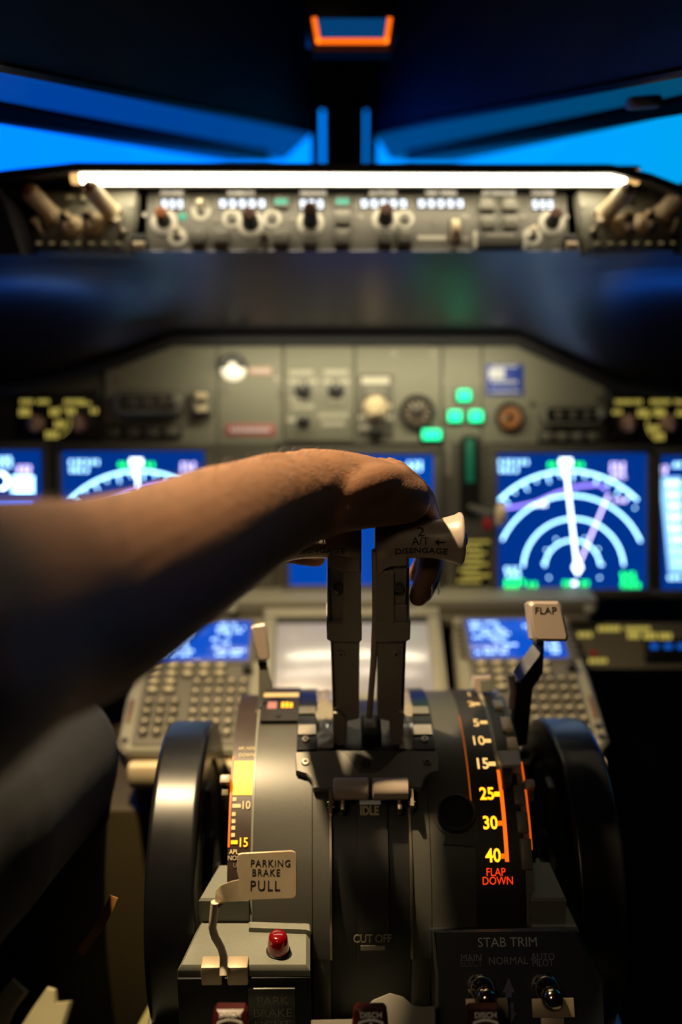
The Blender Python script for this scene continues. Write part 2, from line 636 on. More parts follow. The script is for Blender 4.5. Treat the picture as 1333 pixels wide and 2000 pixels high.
def side_shell(sgn):
    # four guide lines of the window head, far end beside the centre post, near end beyond the pilot
    if sgn < 0:
        A = (at_y(606, 256, 1.70), at_y(0, 130, 0.95)); B = (at_y(552, 309, 1.75), at_y(0, 207, 1.02))
        Cc = (at_y(520, 315, 1.80), at_y(0, 236, 1.08)); n = 1
    else:
        A = (at_y(738, 258, 1.70), at_y(1333, 140, 0.95)); B = (at_y(768, 309, 1.75), at_y(1333, 200, 1.02))
        Cc = (at_y(800, 315, 1.80), at_y(1333, 224, 1.08)); n = 2
    ts = (-0.02, 0.25, 0.5, 0.75, 1.0, 1.35)
    rA = [lerp3(A[0], A[1], t) for t in ts]
    rB = [lerp3(B[0], B[1], t) for t in ts]
    rC = [lerp3(Cc[0], Cc[1], t) for t in ts]
    up = Vector((0, 0, 0.05))
    roof = [Vector((sgn * (0.05 + 0.8 * i / 5), 1.05 - 0.3 * i / 5, 1.66 + 0.02 * i)) for i in range(6)]
    side = 'left' if sgn < 0 else 'right'
    w = setp(thing('window_%d' % n, None, None), kind='structure')
    shell('ceiling_front_' + side, MB().grid([roof, [lerp3(a, b, 0.5) for a, b in zip(roof, rA)], rA], thick=(0, 0.03, 0.03)), M_LINER)
    part('sun_visor', MB().grid([rA, rB], thick=(0, 0.004, 0.002)), tint('visor_tint', (0.10, 0.145, 0.15)), w)
    part('visor_edge', MB().grid([rB, rC], thick=(0, 0.004, 0.002)), tint('visor_edge_tint', (0.2, 0.36, 0.30)), w)
    part('visor_rail', MB().tube([p + Vector((0, -0.004, 0.0)) for p in rA], 0.005, 8), M_BLACK, w)
    # the dark seal under the reveal, thicker towards the post
    if sgn < 0:
        D = (at_y(445, 316, 1.82), at_y(0, 243, 1.10))
    else:
        D = (at_y(890, 316, 1.82), at_y(1333, 222, 1.10))
    rD = [lerp3(D[0], D[1], t) for t in ts]
    part('window_seal', MB().grid([rC, rD], thick=(0, 0.01, 0.02)), M_BLACK, w)
    rE = [p + Vector((sgn * 0.02, 0.02, -0.055 - 0.02 * max(0, t))) for p, t in zip(rD, ts)]
    g = bpy.data.materials.get('window_glass')
    if g is None:
        g = mat('window_glass', '#ffffff', 0.02, vary=0)
        nt = g.node_tree
        tr = nt.nodes.new('ShaderNodeBsdfTransparent'); gl = nt.nodes.new('ShaderNodeBsdfGlossy')
        tr.inputs['Color'].default_value = (0.92, 0.96, 0.98, 1)
        gl.inputs['Roughness'].default_value = 0.03
        mx = nt.nodes.new('ShaderNodeMixShader'); mx.inputs[0].default_value = 0.05
        nt.links.new(tr.outputs[0], mx.inputs[1]); nt.links.new(gl.outputs[0], mx.inputs[2])
        nt.links.new(mx.outputs[0], nt.nodes['Material Output'].inputs['Surface'])
    part('pane', MB().grid([[p + Vector((0, 0.006, 0)) for p in rD], rE], thick=(0, 0.006, 0)), g, w)
    return rA, roof


side_shell(-1)
side_shell(1)
# centre post between the two front windows, with a lighter edge strip down each side
pc = at_y(673, 250, 1.74)
ptop, pbot = at_y(673, 120, 1.74).z, at_y(673, 345, 1.74).z
pw = at_y(722, 250, 1.74).x - at_y(624, 250, 1.74).x
post = shell('trim_1', MB().box((pc.x, 1.74, (ptop + pbot) / 2), (pw * 0.80, 0.05, ptop - pbot), 0.006), M_POST)
for px in (617, 728):
    e = at_y(px, 250, 1.735)
    part('edge_strip', MB().box((e.x, 1.75, (ptop + pbot) / 2 - 0.03), (0.016, 0.05, ptop - pbot - 0.06), 0.004), M_FRAME, post)
r1, r2, r3 = at_y(560, 120, 1.70), at_y(790, 120, 1.70), at_y(675, 262, 1.73)
shell('trim_2', MB().grid([[Vector((-0.12, 1.05, 1.66)), Vector((0.13, 1.05, 1.66))], [at_y(560, 215, 1.68), at_y(786, 215, 1.68)]], thick=(0, 0.03, 0.03)), M_LINERD)
shell('trim_3', MB().grid([[Vector((-0.9, 0.62, 1.93)), Vector((0.9, 0.62, 1.93))], [Vector((-0.9, 1.06, 1.64)), Vector((0.9, 1.06, 1.64))]], thick=(0, 0.03, 0.03)), M_LINERD)

# the simulator's curved picture screen beyond the windows: it gives off the blue light
rows = []
for z in (0.7, 1.2, 1.7, 2.2):
    rows.append([Vector((2.0 * sin(radians(a)), 0.7 + 2.2 * cos(radians(a)), z)) for a in range(-130, 131, 10)])
scr = part('projection_screen', MB().grid(rows, thick=(0, 0.03, 0)), M_FLUOR)
setp(scr, 'big curved blue screen glowing beyond both cockpit windows', 'screen')
nt = M_FLUOR.node_tree
bs = nt.nodes['Principled BSDF']
tc = nt.nodes.new('ShaderNodeTexCoord'); sx = nt.nodes.new('ShaderNodeSeparateXYZ')
mr = nt.nodes.new('ShaderNodeMapRange'); mr.inputs['From Min'].default_value = -1.2; mr.inputs['From Max'].default_value = 1.2
cr = nt.nodes.new('ShaderNodeMix'); cr.data_type = 'RGBA'
cr.inputs[6].default_value = (0.0, 0.155, 1.25, 1.0); cr.inputs[7].default_value = (0.0, 0.215, 0.34, 1.0)
nt.links.new(tc.outputs['Object'], sx.inputs[0]); nt.links.new(sx.outputs['X'], mr.inputs['Value'])
nt.links.new(mr.outputs['Result'], cr.inputs[0]); nt.links.new(cr.outputs[2], bs.inputs['Emission Color'])

# small bright blue catch on the frame of the window beside the right seat
c = at_y(1258, 200, 1.06)
setp(part('window_catch', MB().box((0, 0, 0), (0.034, 0.02, 0.012), 0.004), M_FRAME, m=T(c) @ RY(-4)),
     'small pale blue catch on the frame of the window at the right', 'catch')

# ------------------------------------------------------------------ hanging box with orange glowing rim
cb = at_y(687, 62, 1.20)
MC = frame(cb, 12)
box = thing('standby_compass', 'small box hanging over the centre post with blue face and orange glowing rim', 'compass', MC)
PL = Plane(cb, 12)
cor = [PL.loc(*p) for p in ((614, 36), (762, 36), (755, 82), (622, 82))]
part('housing', MB().box((0, 0.045, -0.05), (0.106, 0.066, 0.07), 0.006), M_BLACK, box)
part('shroud', MB().prism([(cor[0][0] - 0.006, cor[0][1]), (cor[1][0] + 0.006, cor[1][1]), (cor[2][0] + 0.007, cor[2][1] - 0.008), (cor[3][0] - 0.007, cor[3][1] - 0.008)][::-1], -0.03, -0.006), M_BLACK, box)
part('face', MB().prism(cor[::-1], -0.004, 0.0), mat('compass_blue', '#04182e', 0.2, 0, '#0a5ea8', 0.42, vary=0), box)
for a, b in ((0, 3), (3, 2), (2, 1)):
    p, q = cor[a], cor[b]
    part('rim_light', MB().ribbon([p, q], 0.0058, 0.0005, 0.003), M_ORANGE, box)
for p in (cor[3], cor[2]):
    part('rim_lamp', MB().lathe([(0.003, 0), (0.003, 0.004), (0.0015, 0.006)], 10), glow('orange_lamp', '#ff6a10', 2.2), box, (p[0], p[1], 0.001))

# ------------------------------------------------------------------ glareshield
gs = thing('glareshield', 'black hooded glareshield with a long bright white strip light over the knobs', 'glareshield')
xs = [-420, -250, -120, 0, 60, 140, 240, 340, 480, 600, 697, 800, 900, 1010, 1110, 1200, 1270, 1333, 1450, 1600, 1760]


def soff_bottom(x):
    pts = [(-420, 800), (-250, 790), (-120, 778), (0, 762), (100, 745), (200, 716), (340, 664), (1010, 664), (1100, 705), (1200, 752), (1333, 770), (1600, 790), (1760, 800)]
    for (a, ya), (b, yb) in zip(pts, pts[1:]):
        if x <= b:
            return ya + (yb - ya) * (x - a) / (b - a)
    return pts[-1][1]


zb = at_y(697, 490, 1.13).z
top = [Vector((at_y(x, 490, 1.13).x, 1.13, zb)) for x in xs]
bot = [(MIP.m @ T((*MIP.loc(x, soff_bottom(x), 0.012), 0.012))).translation for x in xs]
rows = []
for t in (0.0, 0.10, 0.2, 0.3, 0.4, 0.5, 0.6, 0.7, 0.8, 0.9, 1.0):
    row = []
    for a, b in zip(top, bot):
        p = lerp3(a, b, t)
        # flat in the middle, hollowed towards the ends
        k = (0.002 + 0.036 * min(1.0, max(0.0, (abs(a.x - 0.006) - 0.20) / 0.14))) * sin(pi * t)
        row.append(p + Vector((0, k * 0.6, k * 0.8)))
    rows.append(row)
part('soffit_lip', MB().grid(rows[:3], thick=(0, 0.008, 0.008)), M_SOFFIT, gs, sharp=60)
part('soffit', MB().grid([[p + Vector((0, 0.004, 0.003)) for p in r] for r in rows[2:]], thick=(0, 0.008, 0.008)), M_SOFFIT, gs, sharp=60)
# dark rolled edge where the soffit meets the instrument panel
part('edge_roll', MB().tube([p + Vector((0, -0.004, 0.0)) for p in bot], 0.0075, 10), M_HOOD, gs)
# the hood: a lip over the strip light, then a slab running forward to the windows
lip_px = [(-420, 470), (-200, 420), (-60, 352), (0, 334), (140, 319), (420, 320), (697, 321), (980, 322), (1200, 322), (1270, 338), (1333, 362), (1480, 420), (1760, 500)]
lip = [at_y(x, y, 1.10) for x, y in lip_px]
fwd = [Vector((p.x * 1.5, 1.72, p.z - 0.035)) for p in lip]
hd = MB().grid([[p + Vector((0, 0, -0.008)) for p in lip], lip, [p + Vector((0, 0.02, 0.002)) for p in lip], [lerp3(a, b, 0.5) + Vector((0, 0, 0.0)) for a, b in zip(lip, fwd)], fwd])
part('hood', hd, M_HOOD, gs, sharp=60)
un = MB().grid([[p + Vector((0, 0.0, -0.008)) for p in lip], [p + Vector((0, 0.09, -0.012)) for p in lip], [Vector((p.x, 1.21, zb)) for p in lip]])
part('hood_lining', un, M_HOOD, gs, sharp=60)
for sgn, xa, xb in ((-1, -420, 48), (1, 1345, 1760)):
    l0, l1 = at_y(xa, 420, 1.10).x, at_y(xb, 420, 1.10).x
    poly = [(l0, zb - 0.004), (l1, zb - 0.004), (l1 - 0.012, zb + 0.045), (l1 - 0.035 if sgn < 0 else l1 - 0.01, zb + 0.083), (l0, zb + 0.06)]
    me = MB().prism([(p[0], p[1]) for p in poly], 0, 0.08, 0.004)
    part('hood_end', me, M_HOOD, gs, m=Matrix(((1, 0, 0, 0), (0, 0, -1, 1.17), (0, 1, 0, 0), (0, 0, 0, 1))))
# strip light under the hood
sl, sr, sz = at_y(140, 346, 1.125), at_y(1248, 346, 1.125), at_y(697, 346, 1.125).z
xa, xb = at_y(158, 346, 1.125).x, at_y(1222, 346, 1.125).x
tb = part('light_tube', MB().lathe([(0.0060, xa), (0.0085, xa + 0.004), (0.0085, xb - 0.004), (0.0060, xb)], 20, axis='x'), M_WHITEGLOW, gs, (0, 1.125, sz), label='glowing white strip light tube')
for x0, x1 in ((sl.x, xa), (xb, sr.x)):
    part('tube_cap', MB().lathe([(0.007, x0), (0.0078, x0 + 0.003), (0.0078, x1 - 0.001), (0.0074, x1)], 16, axis='x'), M_WARMGLOW, gs, (0, 1.125, sz))
part('tube_channel', MB().box(((sl.x + sr.x) / 2, 1.142, sz + 0.001), (sr.x - sl.x + 0.01, 0.012, 0.024), 0.002), M_HOOD, gs)

# ------------------------------------------------------------------ main instrument panel: the plates
mip = thing('main_instrument_panel', 'wide grey instrument panel under the glareshield holding screens and lamps', 'instrument panel', MIP.m)
L = MIP.loc
poly = [L(x, soff_bottom(x) - 22) for x in xs] + [L(1760, 1172), L(-420, 1172)]
part('back_plate', MB().prism(poly[::-1], -0.02, -0.004), M_GREYD, mip)


def plate(name, px, material, parent=mip, z0=-0.006, z1=0.0, b=0.001):
    return part(name, MB().prism([L(*p) for p in px][::-1], z0, z1, b), material, parent)


plate('panel_section', [(205, 712), (338, 668), (424, 668), (424, 866), (205, 866)], M_GREY)
plate('panel_section', [(427, 668), (552, 668), (552, 866), (427, 866)], M_GREY)
plate('panel_section', [(555, 668), (692, 668), (692, 866), (555, 866)], M_GREY)
plate('panel_section', [(695, 668), (862, 668), (862, 866), (695, 866)], M_GREY)
plate('panel_section', [(865, 668), (940, 668), (940, 866), (865, 866)], M_GREY)
plate('panel_section', [(943, 668), (1012, 668), (1182, 745), (1182, 866), (943, 866)], M_GREY)
plate('side_section', [(-200, 792), (0, 775), (196, 760), (196, 868), (-200, 868)], M_BLACK)
plate('side_section', [(1190, 762), (1333, 778), (1560, 795), (1560, 868), (1190, 868)], M_BLACK)
plate('lower_section', [(862, 866), (962, 866), (968, 1160), (870, 1160)], M_GREYD)
plate('lower_section', [(398, 866), (536, 866), (536, 1160), (404, 1160)], M_GREYD)
plate('divider', [(92, 868), (116, 868), (118, 1160), (92, 1160)], M_BLACK)
plate('divider', [(1268, 868), (1276, 868), (1296, 1160), (1285, 1160)], M_GREYD)
for px, py in ((440, 740), (540, 740), (440, 762), (545, 770), (845, 690), (770, 690), (1040, 790), (1170, 780), (235, 742), (352, 690), (935, 745), (870, 745)):
    u, v = L(px, py)
    part('screw', screw_mesh(0.0035), None, mip, (u, v, 0))
# small blurred print on the plates: bars of lettering
for (x0, y0, x1, y1) in ((575, 716, 612, 724), (640, 716, 680, 724), (566, 778, 612, 786), (640, 800, 680, 806), (640, 818, 676, 824), (566, 806, 590, 818)):
    cx, cy, w, h = MIP.rect(x0, y0, x1, y1)
    k = max(3, int(w / 0.0045))
    m_ = MB()
    for i in range(k):
        m_.box((cx - w / 2 + (i + 0.5) * w / k, cy, 0.0003), (w / k * 0.6, h * 0.8, 0.0006))
    part('lettering', m_, M_LEGENDM, mip)

# structural ledge between the panel and the pedestal
lx, rx = at_depth(400, 1182, 1.25), at_depth(1110, 1182, 1.25)
lg = thing('panel_ledge', 'pale grey metal ledge below the screens, behind the keypads', 'ledge', T(at_depth(700, 1178, 1.255)))
part('bar', MB().box((0, 0.02, -0.002), (0.60, 0.07, 0.022), 0.004), M_GREY, lg)
part('bar', MB().box((0.0, -0.012, -0.017), (0.58, 0.03, 0.012), 0.003), M_GREYD, lg)
for px in (455, 820, 1150):
    p = at_depth(px, 1192, 1.235)
    part('knurled_screw', MB().lathe([(0.006, 0), (0.006, 0.006), (0.0045, 0.008)], 14), M_GREY, m=lg.matrix_world.inverted() @ frame(p, 40), parent=lg)

# ------------------------------------------------------------------ small controls shared by the panels (local frame: x right, y up, z out)
def ring_mesh(r, w=0.0028):
    return shared('ring%.4f' % r, lambda: MB().lathe([(r - w, 0), (r, 0), (r, 0.0008), (r - w, 0.0008), (r - w, 0.0004)], 28), M_LEGENDM)


def knob(parent, x, y, r, h, cap=M_BROWN, skirt=True, skirt_r=None, skirt_mat=None, lean=(0, 0)):
    """tall rotary knob: pale skirt ring, ribbed dark shaft, coloured cap"""
    k = part('knob', MB().lathe([(r * 1.12, 0), (r * 1.12, 0.003), (r, 0.005), (r * 0.92, h - 0.002), (r * 0.8, h)], 18), M_BLACK, parent, m=T((x, y, 0)) @ RX(lean[1]) @ RY(lean[0]))
    part('cap', MB().lathe([(r * 0.9, h - 0.005), (r * 0.95, h - 0.001), (r * 0.7, h + 0.0012)], 16), cap, k)
    part('pointer', MB().box((0, r * 0.95, h * 0.5), (r * 0.2, r * 0.25, h * 0.7)), M_LEGEND, k)
    if skirt:
        sr = skirt_r or r * 2.0
        part('skirt', MB().lathe([(sr, 0), (sr, 0.0012), (sr * 0.82, 0.0024), (r * 1.15, 0.0024)], 24), skirt_mat or M_LEGENDM, parent, (x, y, 0))
    return k


def button(parent, x, y, w, h, lit=None, z=0.006, material=None):
    b = part('button', shared('button%.4f_%.4f_%.4f' % (w, h, z), lambda: MB().box((0, 0, z / 2), (w, h, z), 0.0012), material or M_BTN), None, parent, (x, y, 0))
    if lit is not None:
        part('light_bar', shared('lbar%.4f_%.4f_%s' % (w, h, lit.name), lambda: MB().box((0, h * 0.2, z + 0.0002), (w * 0.55, h * 0.26, 0.0005)), lit), None, b)
    return b


def window(parent, x, y, w, h, segs, material=M_SEG, blank=0):
    d = part('display_window', MB().box((0, 0, 0.0008), (w, h, 0.0016), 0.0003), M_GLOSS, parent, (x, y, 0))
    mb = MB()
    n = segs
    for i in range(n):
        if i < blank:
            continue
        cx = -w / 2 + (i + 0.5) * w / n
        for sx_, sy_, ww, hh in ((0, 0.32, 0.5, 0.1), (0, 0, 0.5, 0.1), (0, -0.32, 0.5, 0.1), (-0.24, 0.16, 0.12, 0.3), (0.24, 0.16, 0.12, 0.3), (0.24, -0.16, 0.12, 0.3)):
            mb.box((cx + sx_ * w / n, sy_ * h, 0.0018), (ww * w / n, hh * h * 1.3, 0.0004))
    part('digits', mb, material, d)
    return d


# ------------------------------------------------------------------ mode control panel on the glareshield
mcp = thing('mode_control_panel', 'brightly lit knob and button panel under the middle of the white strip light', 'control panel', MCP.m)
Lm = MCP.loc


def mplate(px, z0, z1, material, name='faceplate'):
    return part(name, MB().prism([Lm(*p) for p in px][::-1], z0, z1, 0.001), material, mcp)


mplate([(288, 370), (1108, 370), (1112, 488), (284, 488)], -0.03, 0.0, mat('mcp_grey', '#6f6b60', 0.5, bump=0.1, scale=400))
for a, b in ((302, 372), (378, 410), (416, 530), (578, 640), (690, 806), (812, 912), (930, 1020), (1030, 1092)):
    mplate([(a, 385), (b, 385), (b, 410), (a, 410)], 0.0, 0.001, M_GREY, 'window_surround')


def mtext(s, px, py, size):
    u, v = Lm(px, py)
    text(mcp, s, size, (u, v, 0.0012), M_LABEL, bold=0.0002)


def mwin(x0, y0, x1, y1, n, m_=M_SEG, blank=0):
    cx, cy, w, h = MCP.rect(x0, y0, x1, y1)
    window(mcp, cx, cy, w, h, n, m_, blank)


for s, px in (('COURSE', 336), ('IAS/MACH', 471), ('HEADING', 612), ('ALTITUDE', 748), ('VERT SPEED', 862), ('A/P ENGAGE', 974), ('COURSE', 1060)):
    mtext(s, px, 378, 0.0066)
mwin(314, 390, 360, 410, 3); mwin(426, 390, 521, 408, 5); mwin(584, 390, 634, 410, 3)
mwin(702, 390, 797, 408, 5); mwin(814, 390, 908, 408, 5); mwin(1038, 391, 1082, 411, 3)


def mknob(px, py, r, h, cap, sk):
    u, v = Lm(px, py)
    knob(mcp, u, v, r, h, cap, True, sk)


mknob(321, 434, 0.0075, 0.024, M_ORANGECAP, 0.0145)
mknob(490, 438, 0.0085, 0.026, M_BROWN, 0.0150)
mknob(607, 436, 0.0082, 0.036, M_BROWN, 0.0150)
mknob(753, 430, 0.0082, 0.026, M_BROWN, 0.0150)
mknob(1078, 436, 0.0075, 0.024, M_BROWN, 0.0145)
for px, py in ((453, 427), (532, 427), (791, 428)):
    u, v = Lm(px, py)
    b = part('push_button', MB().lathe([(0.0055, 0), (0.0055, 0.004), (0.004, 0.0052)], 18), M_BTN, mcp, (u, v, 0))
    part('ring', MB().lathe([(0.0105, 0), (0.0105, 0.0008), (0.0065, 0.0008)], 26), M_LEGENDM, b)
BL = M_KEYTOP
for s, px, py in (('N1', 389, 465), ('SPEED', 433, 465), ('LVL CHG', 550, 466), ('HDG SEL', 607, 467), ('APP', 669, 466), ('ALT HLD', 751, 465), ('V/S', 791, 465), ('VOR LOC', 669, 428)):
    u, v = Lm(px, py)
    b = button(mcp, u, v, 0.0165, 0.0175, None, 0.008)
    text(b, s, 0.0042, (0, 0.003, 0.0082), M_LEGENDM)
for s, px, py in (('VNAV', 550, 397), ('LNAV', 669, 397)):
    u, v = Lm(px, py)
    b = button(mcp, u, v, 0.0165, 0.014, None, 0.006)
    part('light_bar', MB().box((0, -0.001, 0.0062), (0.0145, 0.0068, 0.0006)), M_GREENL, b)
for s, px, py in (('CMD', 950, 402), ('CMD', 995, 402), ('CWS', 952, 438), ('CWS', 997, 438)):
    u, v = Lm(px, py)
    b = button(mcp, u, v, 0.0165, 0.016, None, 0.008)
    text(b, s, 0.0048, (0, 0.002, 0.0082), M_LEGENDM)
cx, cy, w, h = MCP.rect(931, 458, 1020, 486)
bar = part('disengage_bar', MB().box((0, 0, 0.004), (w, h, 0.008), 0.002), M_GREYD, mcp, (cx, cy, 0))
text(bar, 'DISENGAGE', 0.0055, (0, 0.004, 0.0082), M_LEGENDM)
for sx_ in (-1, 1):
    part('bar_cheek', MB().box((sx_ * (w / 2 + 0.002), 0, 0.004), (0.0035, h * 1.1, 0.009), 0.001), M_LEGENDM, bar)
# autothrottle and flight director toggles
for px, py in ((393, 412), (347, 462), (1040, 462)):
    u, v = Lm(px, py)
    t = part('toggle_switch', MB().lathe([(0.0055, 0), (0.0055, 0.002), (0.003, 0.003), (0.0022, 0.004)], 16), M_SCREW, mcp, (u, v, 0))
    part('bat', MB().tube([(0, 0, 0.003), (0, 0.003, 0.010), (0, 0.0045, 0.015)], [0.0016, 0.0022, 0.003], 10), M_CREAM2, t)
    part('ring', MB().lathe([(0.011, 0), (0.011, 0.0007), (0.0075, 0.0007)], 26), M_LEGENDM, t)
for px, py, c in ((357, 423, M_GREENL),):
    u, v = Lm(px, py)
    part('indicator_lamp', MB().lathe([(0.0045, 0), (0.0045, 0.001), (0.003, 0.002)], 14), c, mcp, (u, v, 0))
u, v = Lm(517, 466)
part('bright_stud', MB().lathe([(0.0045, 0), (0.0042, 0.006), (0.002, 0.0085)], 16), M_CHROME, mcp, (u, v, 0))
# vertical speed thumbwheel
u, v = Lm(889, 452)
tw = part('thumbwheel', MB().lathe([(0.012, -0.0045), (0.013, -0.003), (0.013, 0.003), (0.012, 0.0045)], 28, axis='x'), M_CREAM2, mcp, (u, v, 0.001))
part('wheel_slot', MB().box((0, 0, -0.001), (0.013, 0.028, 0.0015), 0.0005), M_INK, tw)
u, v = Lm(909, 438)
text(mcp, 'DN', 0.006, (u, v + 0.009, 0.0006), M_LEGENDM, bold=0.0001)
text(mcp, 'UP', 0.006, (u, v - 0.017, 0.0006), M_LEGENDM, bold=0.0001)
cx, cy, w, h = MCP.rect(816, 461, 872, 469)
part('trim_line', MB().box((cx, cy, 0.0005), (w, h, 0.001)), M_LEGENDM, mcp)
for px, py in ((848, 437), (420, 430), (572, 430), (705, 425), (1022, 425), (1107, 424), (283, 420)):
    u, v = Lm(px, py)
    part('screw', screw_mesh(0.0028), None, mcp, (u, v, 0))
for px in (276, 1112):
    u, v = Lm(px, 478)
    q = part('latch', MB().box((0, 0, 0.005), (0.014, 0.016, 0.012), 0.002), M_BLACK, mcp, (u, v, 0))
    part('latch_roller', MB().cyl(0.005, 0.012, (-0.006, -0.006, 0.010), 14, axis='x'), M_CREAM2, q)

# ------------------------------------------------------------------ the two display control panels at the ends of the glareshield
def efis(name, label, cpx, sgn):
    base = at_y(cpx, 432, 1.142)
    P = Plane(base, 24, yaw=sgn * 12)
    t = thing(name, label, 'control panel', P.m, 'display control panels at the ends of the glareshield')
    W, H = 0.116, 0.072
    part('faceplate', MB().box((0, 0, -0.008), (W, H, 0.016), 0.002), M_GREY, t)
    s = sgn
    # two tall rotary knobs
    for x, y in ((-0.034, 0.008), (0.036, 0.010)):
        k = part('knob', MB().lathe([(0.0115, 0), (0.0115, 0.006), (0.0098, 0.008), (0.0098, 0.042), (0.0085, 0.045)], 22), M_CREAM2, t, m=T((x, y - 0.004, 0)) @ RX(-18) @ RY(sgn * 16))
        part('inner_knob', MB().lathe([(0.0055, 0.043), (0.0055, 0.049), (0.004, 0.050)], 14), M_ORANGECAP if sgn < 0 else M_BROWN, k)
        part('knurl', MB().lathe([(0.0115, 0.001), (0.0115, 0.005), (0.011, 0.0055)], 24), M_BLACK, k)
    # two selectors with a broad skirt and a pointer bar
    for x, y in ((-0.012, -0.006), (0.014, -0.004)):
        k = part('selector', MB().lathe([(0.0125, 0), (0.0125, 0.002), (0.010, 0.006), (0.007, 0.008), (0.007, 0.016), (0.0055, 0.017)], 22), M_CREAM2, t, (x, y, 0))
        part('pointer_bar', MB().box((0, 0, 0.015), (0.0045, 0.020, 0.012), 0.0012), M_CREAM2, k)
        part('push_cap', MB().lathe([(0.0038, 0.0), (0.0038, 0.024), (0.0025, 0.025)], 12), M_BLACK, k)
    # small navigation toggles in the lower corners
    for x in (-0.047, 0.048):
        q = part('toggle_switch', MB().lathe([(0.005, 0), (0.005, 0.002), (0.0028, 0.003)], 14), M_SCREW, t, (x, -0.014, 0))
        part('bat', MB().tube([(0, 0, 0.003), (0, 0.005, 0.012), (0, 0.008, 0.019)], [0.002, 0.003, 0.0045], 10), M_CREAM2, q)
    for i in range(7):
        button(t, -0.046 + i * 0.0153, -0.029, 0.0098, 0.0075, M_KEYTOP, 0.005)
    for x in (-0.012, 0.0):
        button(t, x * 1.4, 0.024, 0.0105, 0.008, M_KEYTOP, 0.005)
    for i, x in enumerate((-0.055, 0.055)):
        part('screw', screw_mesh(0.003), None, t, (x, 0.018, 0))
    return t


efis('display_control_panel', 'knob panel lit amber at the end of the glareshield on the arm side', 162, -1)
efis('display_control_panel', 'knob panel in shade at the glareshield end on the FLAP lever side', 1232, 1)


# ------------------------------------------------------------------ instruments set in the main panel
def mt(name, label, cat, px, py, group=None, w=0.0):
    return thing(name, label, cat, MIP.at(px, py, w), group)


S = 1.28 / FPX                                  # one photograph pixel on the panel, metres

# swivelling map light: black hood above a white lens
t = mt('map_light', 'round map light on the panel, black hood over a white lens', 'light', 456, 720)
part('lens', MB().lathe([(0.016, 0), (0.016, 0.002), (0.013, 0.008), (0.007, 0.012)], 24), M_LENSW, t)
hp = [(0.0175 * cos(radians(a)), 0.0175 * sin(radians(a))) for a in range(0, 181, 12)]
part('hood', MB().prism(hp + [(-0.007, 0.0), (-0.004, 0.006), (0.004, 0.006), (0.007, 0.0)], 0, 0.016, 0.003), M_BLACK, t)
# placards
for px0, py0, px1, py1, m_, nm, lb in ((487, 717, 531, 732, M_PINK, 'placard', 'small pink placard beside the round map light'),
                                      (440, 828, 538, 852, M_REDPL, 'placard', 'long red placard with a pale line low on the panel above the hand'),
                                      ):
    cx, cy, w, h = MIP.rect(px0, py0, px1, py1)
    q = thing(nm, lb, 'placard', MIP.mat(cx, cy))
    part('plate', MB().box((0, 0, 0.0008), (w, h, 0.0016), 0.0004), m_, q)
    mb = MB()
    for i in range(9):
        mb.box((-w * 0.36 + i * w * 0.09, 0, 0.0018), (w * 0.06, h * 0.3, 0.0003))
    part('lettering', mb, M_WHITEPL, q)
cx, cy, w, h = MIP.rect(950, 712, 1022, 772)
q = thing('placard', 'blue square placard with white print over the orange dial', 'placard', MIP.mat(cx, cy))
part('plate', MB().box((0, 0, 0.001), (w, h, 0.002), 0.0005), M_BLUEPL, q)
mb = MB()
mb.box((-w * 0.22, h * 0.2, 0.0022), (w * 0.42, h * 0.34, 0.0004))
for i in range(6):
    mb.box((-w * 0.3 + i * w * 0.12, -h * 0.08, 0.0022), (w * 0.08, h * 0.1, 0.0004))
mb.box((0, -h * 0.38, 0.0022), (w * 0.8, h * 0.05, 0.0004))
mb.box((0, h * 0.43, 0.0022), (w * 0.7, h * 0.05, 0.0004))
part('lettering', mb, M_WHITEPL, q)


# selector panels
def pknob(parent, x, y, r=0.006, h=0.014, body=M_BLACK, skirt=None):
    k = part('selector_knob', MB().lathe([(r * 1.25, 0), (r * 1.25, 0.003), (r * 0.75, 0.004), (r * 0.7, 0.006)], 18), body, parent, (x, y, 0))
    part('pointer_bar', MB().box((0, 0, h / 2 + 0.003), (r * 0.7, r * 2.4, h), r * 0.2), body, k)
    part('pointer_line', MB().box((0, r * 0.8, h + 0.0034), (r * 0.18, r * 0.8, 0.0004)), M_LEGENDM, k)
    return k


def legend_blocks(parent, spots, material, s=S):
    """clusters of tiny blurred print; spots in pixels relative to the thing"""
    for x, y, w, h in spots:
        mb = MB()
        n = max(2, int(w / 5.5))
        for i in range(n):
            xx = (x - w / 2 + (i + 0.5) * w / n) * s
            mb.box((xx, -y * s, 0.0024), (w / n * 0.62 * s, h * s, 0.0008))
        part('lettering', mb, material, parent)


t = mt('display_selector_panel', 'selector panel with two small black pointer knobs in the middle of the main panel', 'control panel', 623, 788)
part('faceplate', MB().box((0, 0, 0.001), (132 * S, 146 * S, 0.002), 0.0006), M_GREY, t)
for x in (-31, 34):
    pknob(t, x * S, 24 * S, 0.0085, 0.016)
pknob(t, -31 * S, -36 * S, 0.007, 0.014)
legend_blocks(t, [(-34, -60, 46, 9), (34, -60, 46, 9), (-48, -42, 20, 8), (-12, -42, 18, 8), (18, -42, 18, 8), (50, -42, 20, 8), (-40, -8, 30, 9), (-30, 6, 44, 9), (34, -6, 26, 8), (28, 24, 60, 8), (28, 40, 46, 8), (-52, 32, 20, 9)], M_LEGENDM)
t = mt('autobrake_selector', 'panel with a cream rotary selector and a pale label bar, left of the brown dial', 'control panel', 734, 794)
part('faceplate', MB().box((0, 0, 0.001), (68 * S, 124 * S, 0.002), 0.0006), M_GREYD, t)
part('label_bar', MB().box((0, 50 * S, 0.0024), (54 * S, 13 * S, 0.0012)), M_LEGENDM, t)
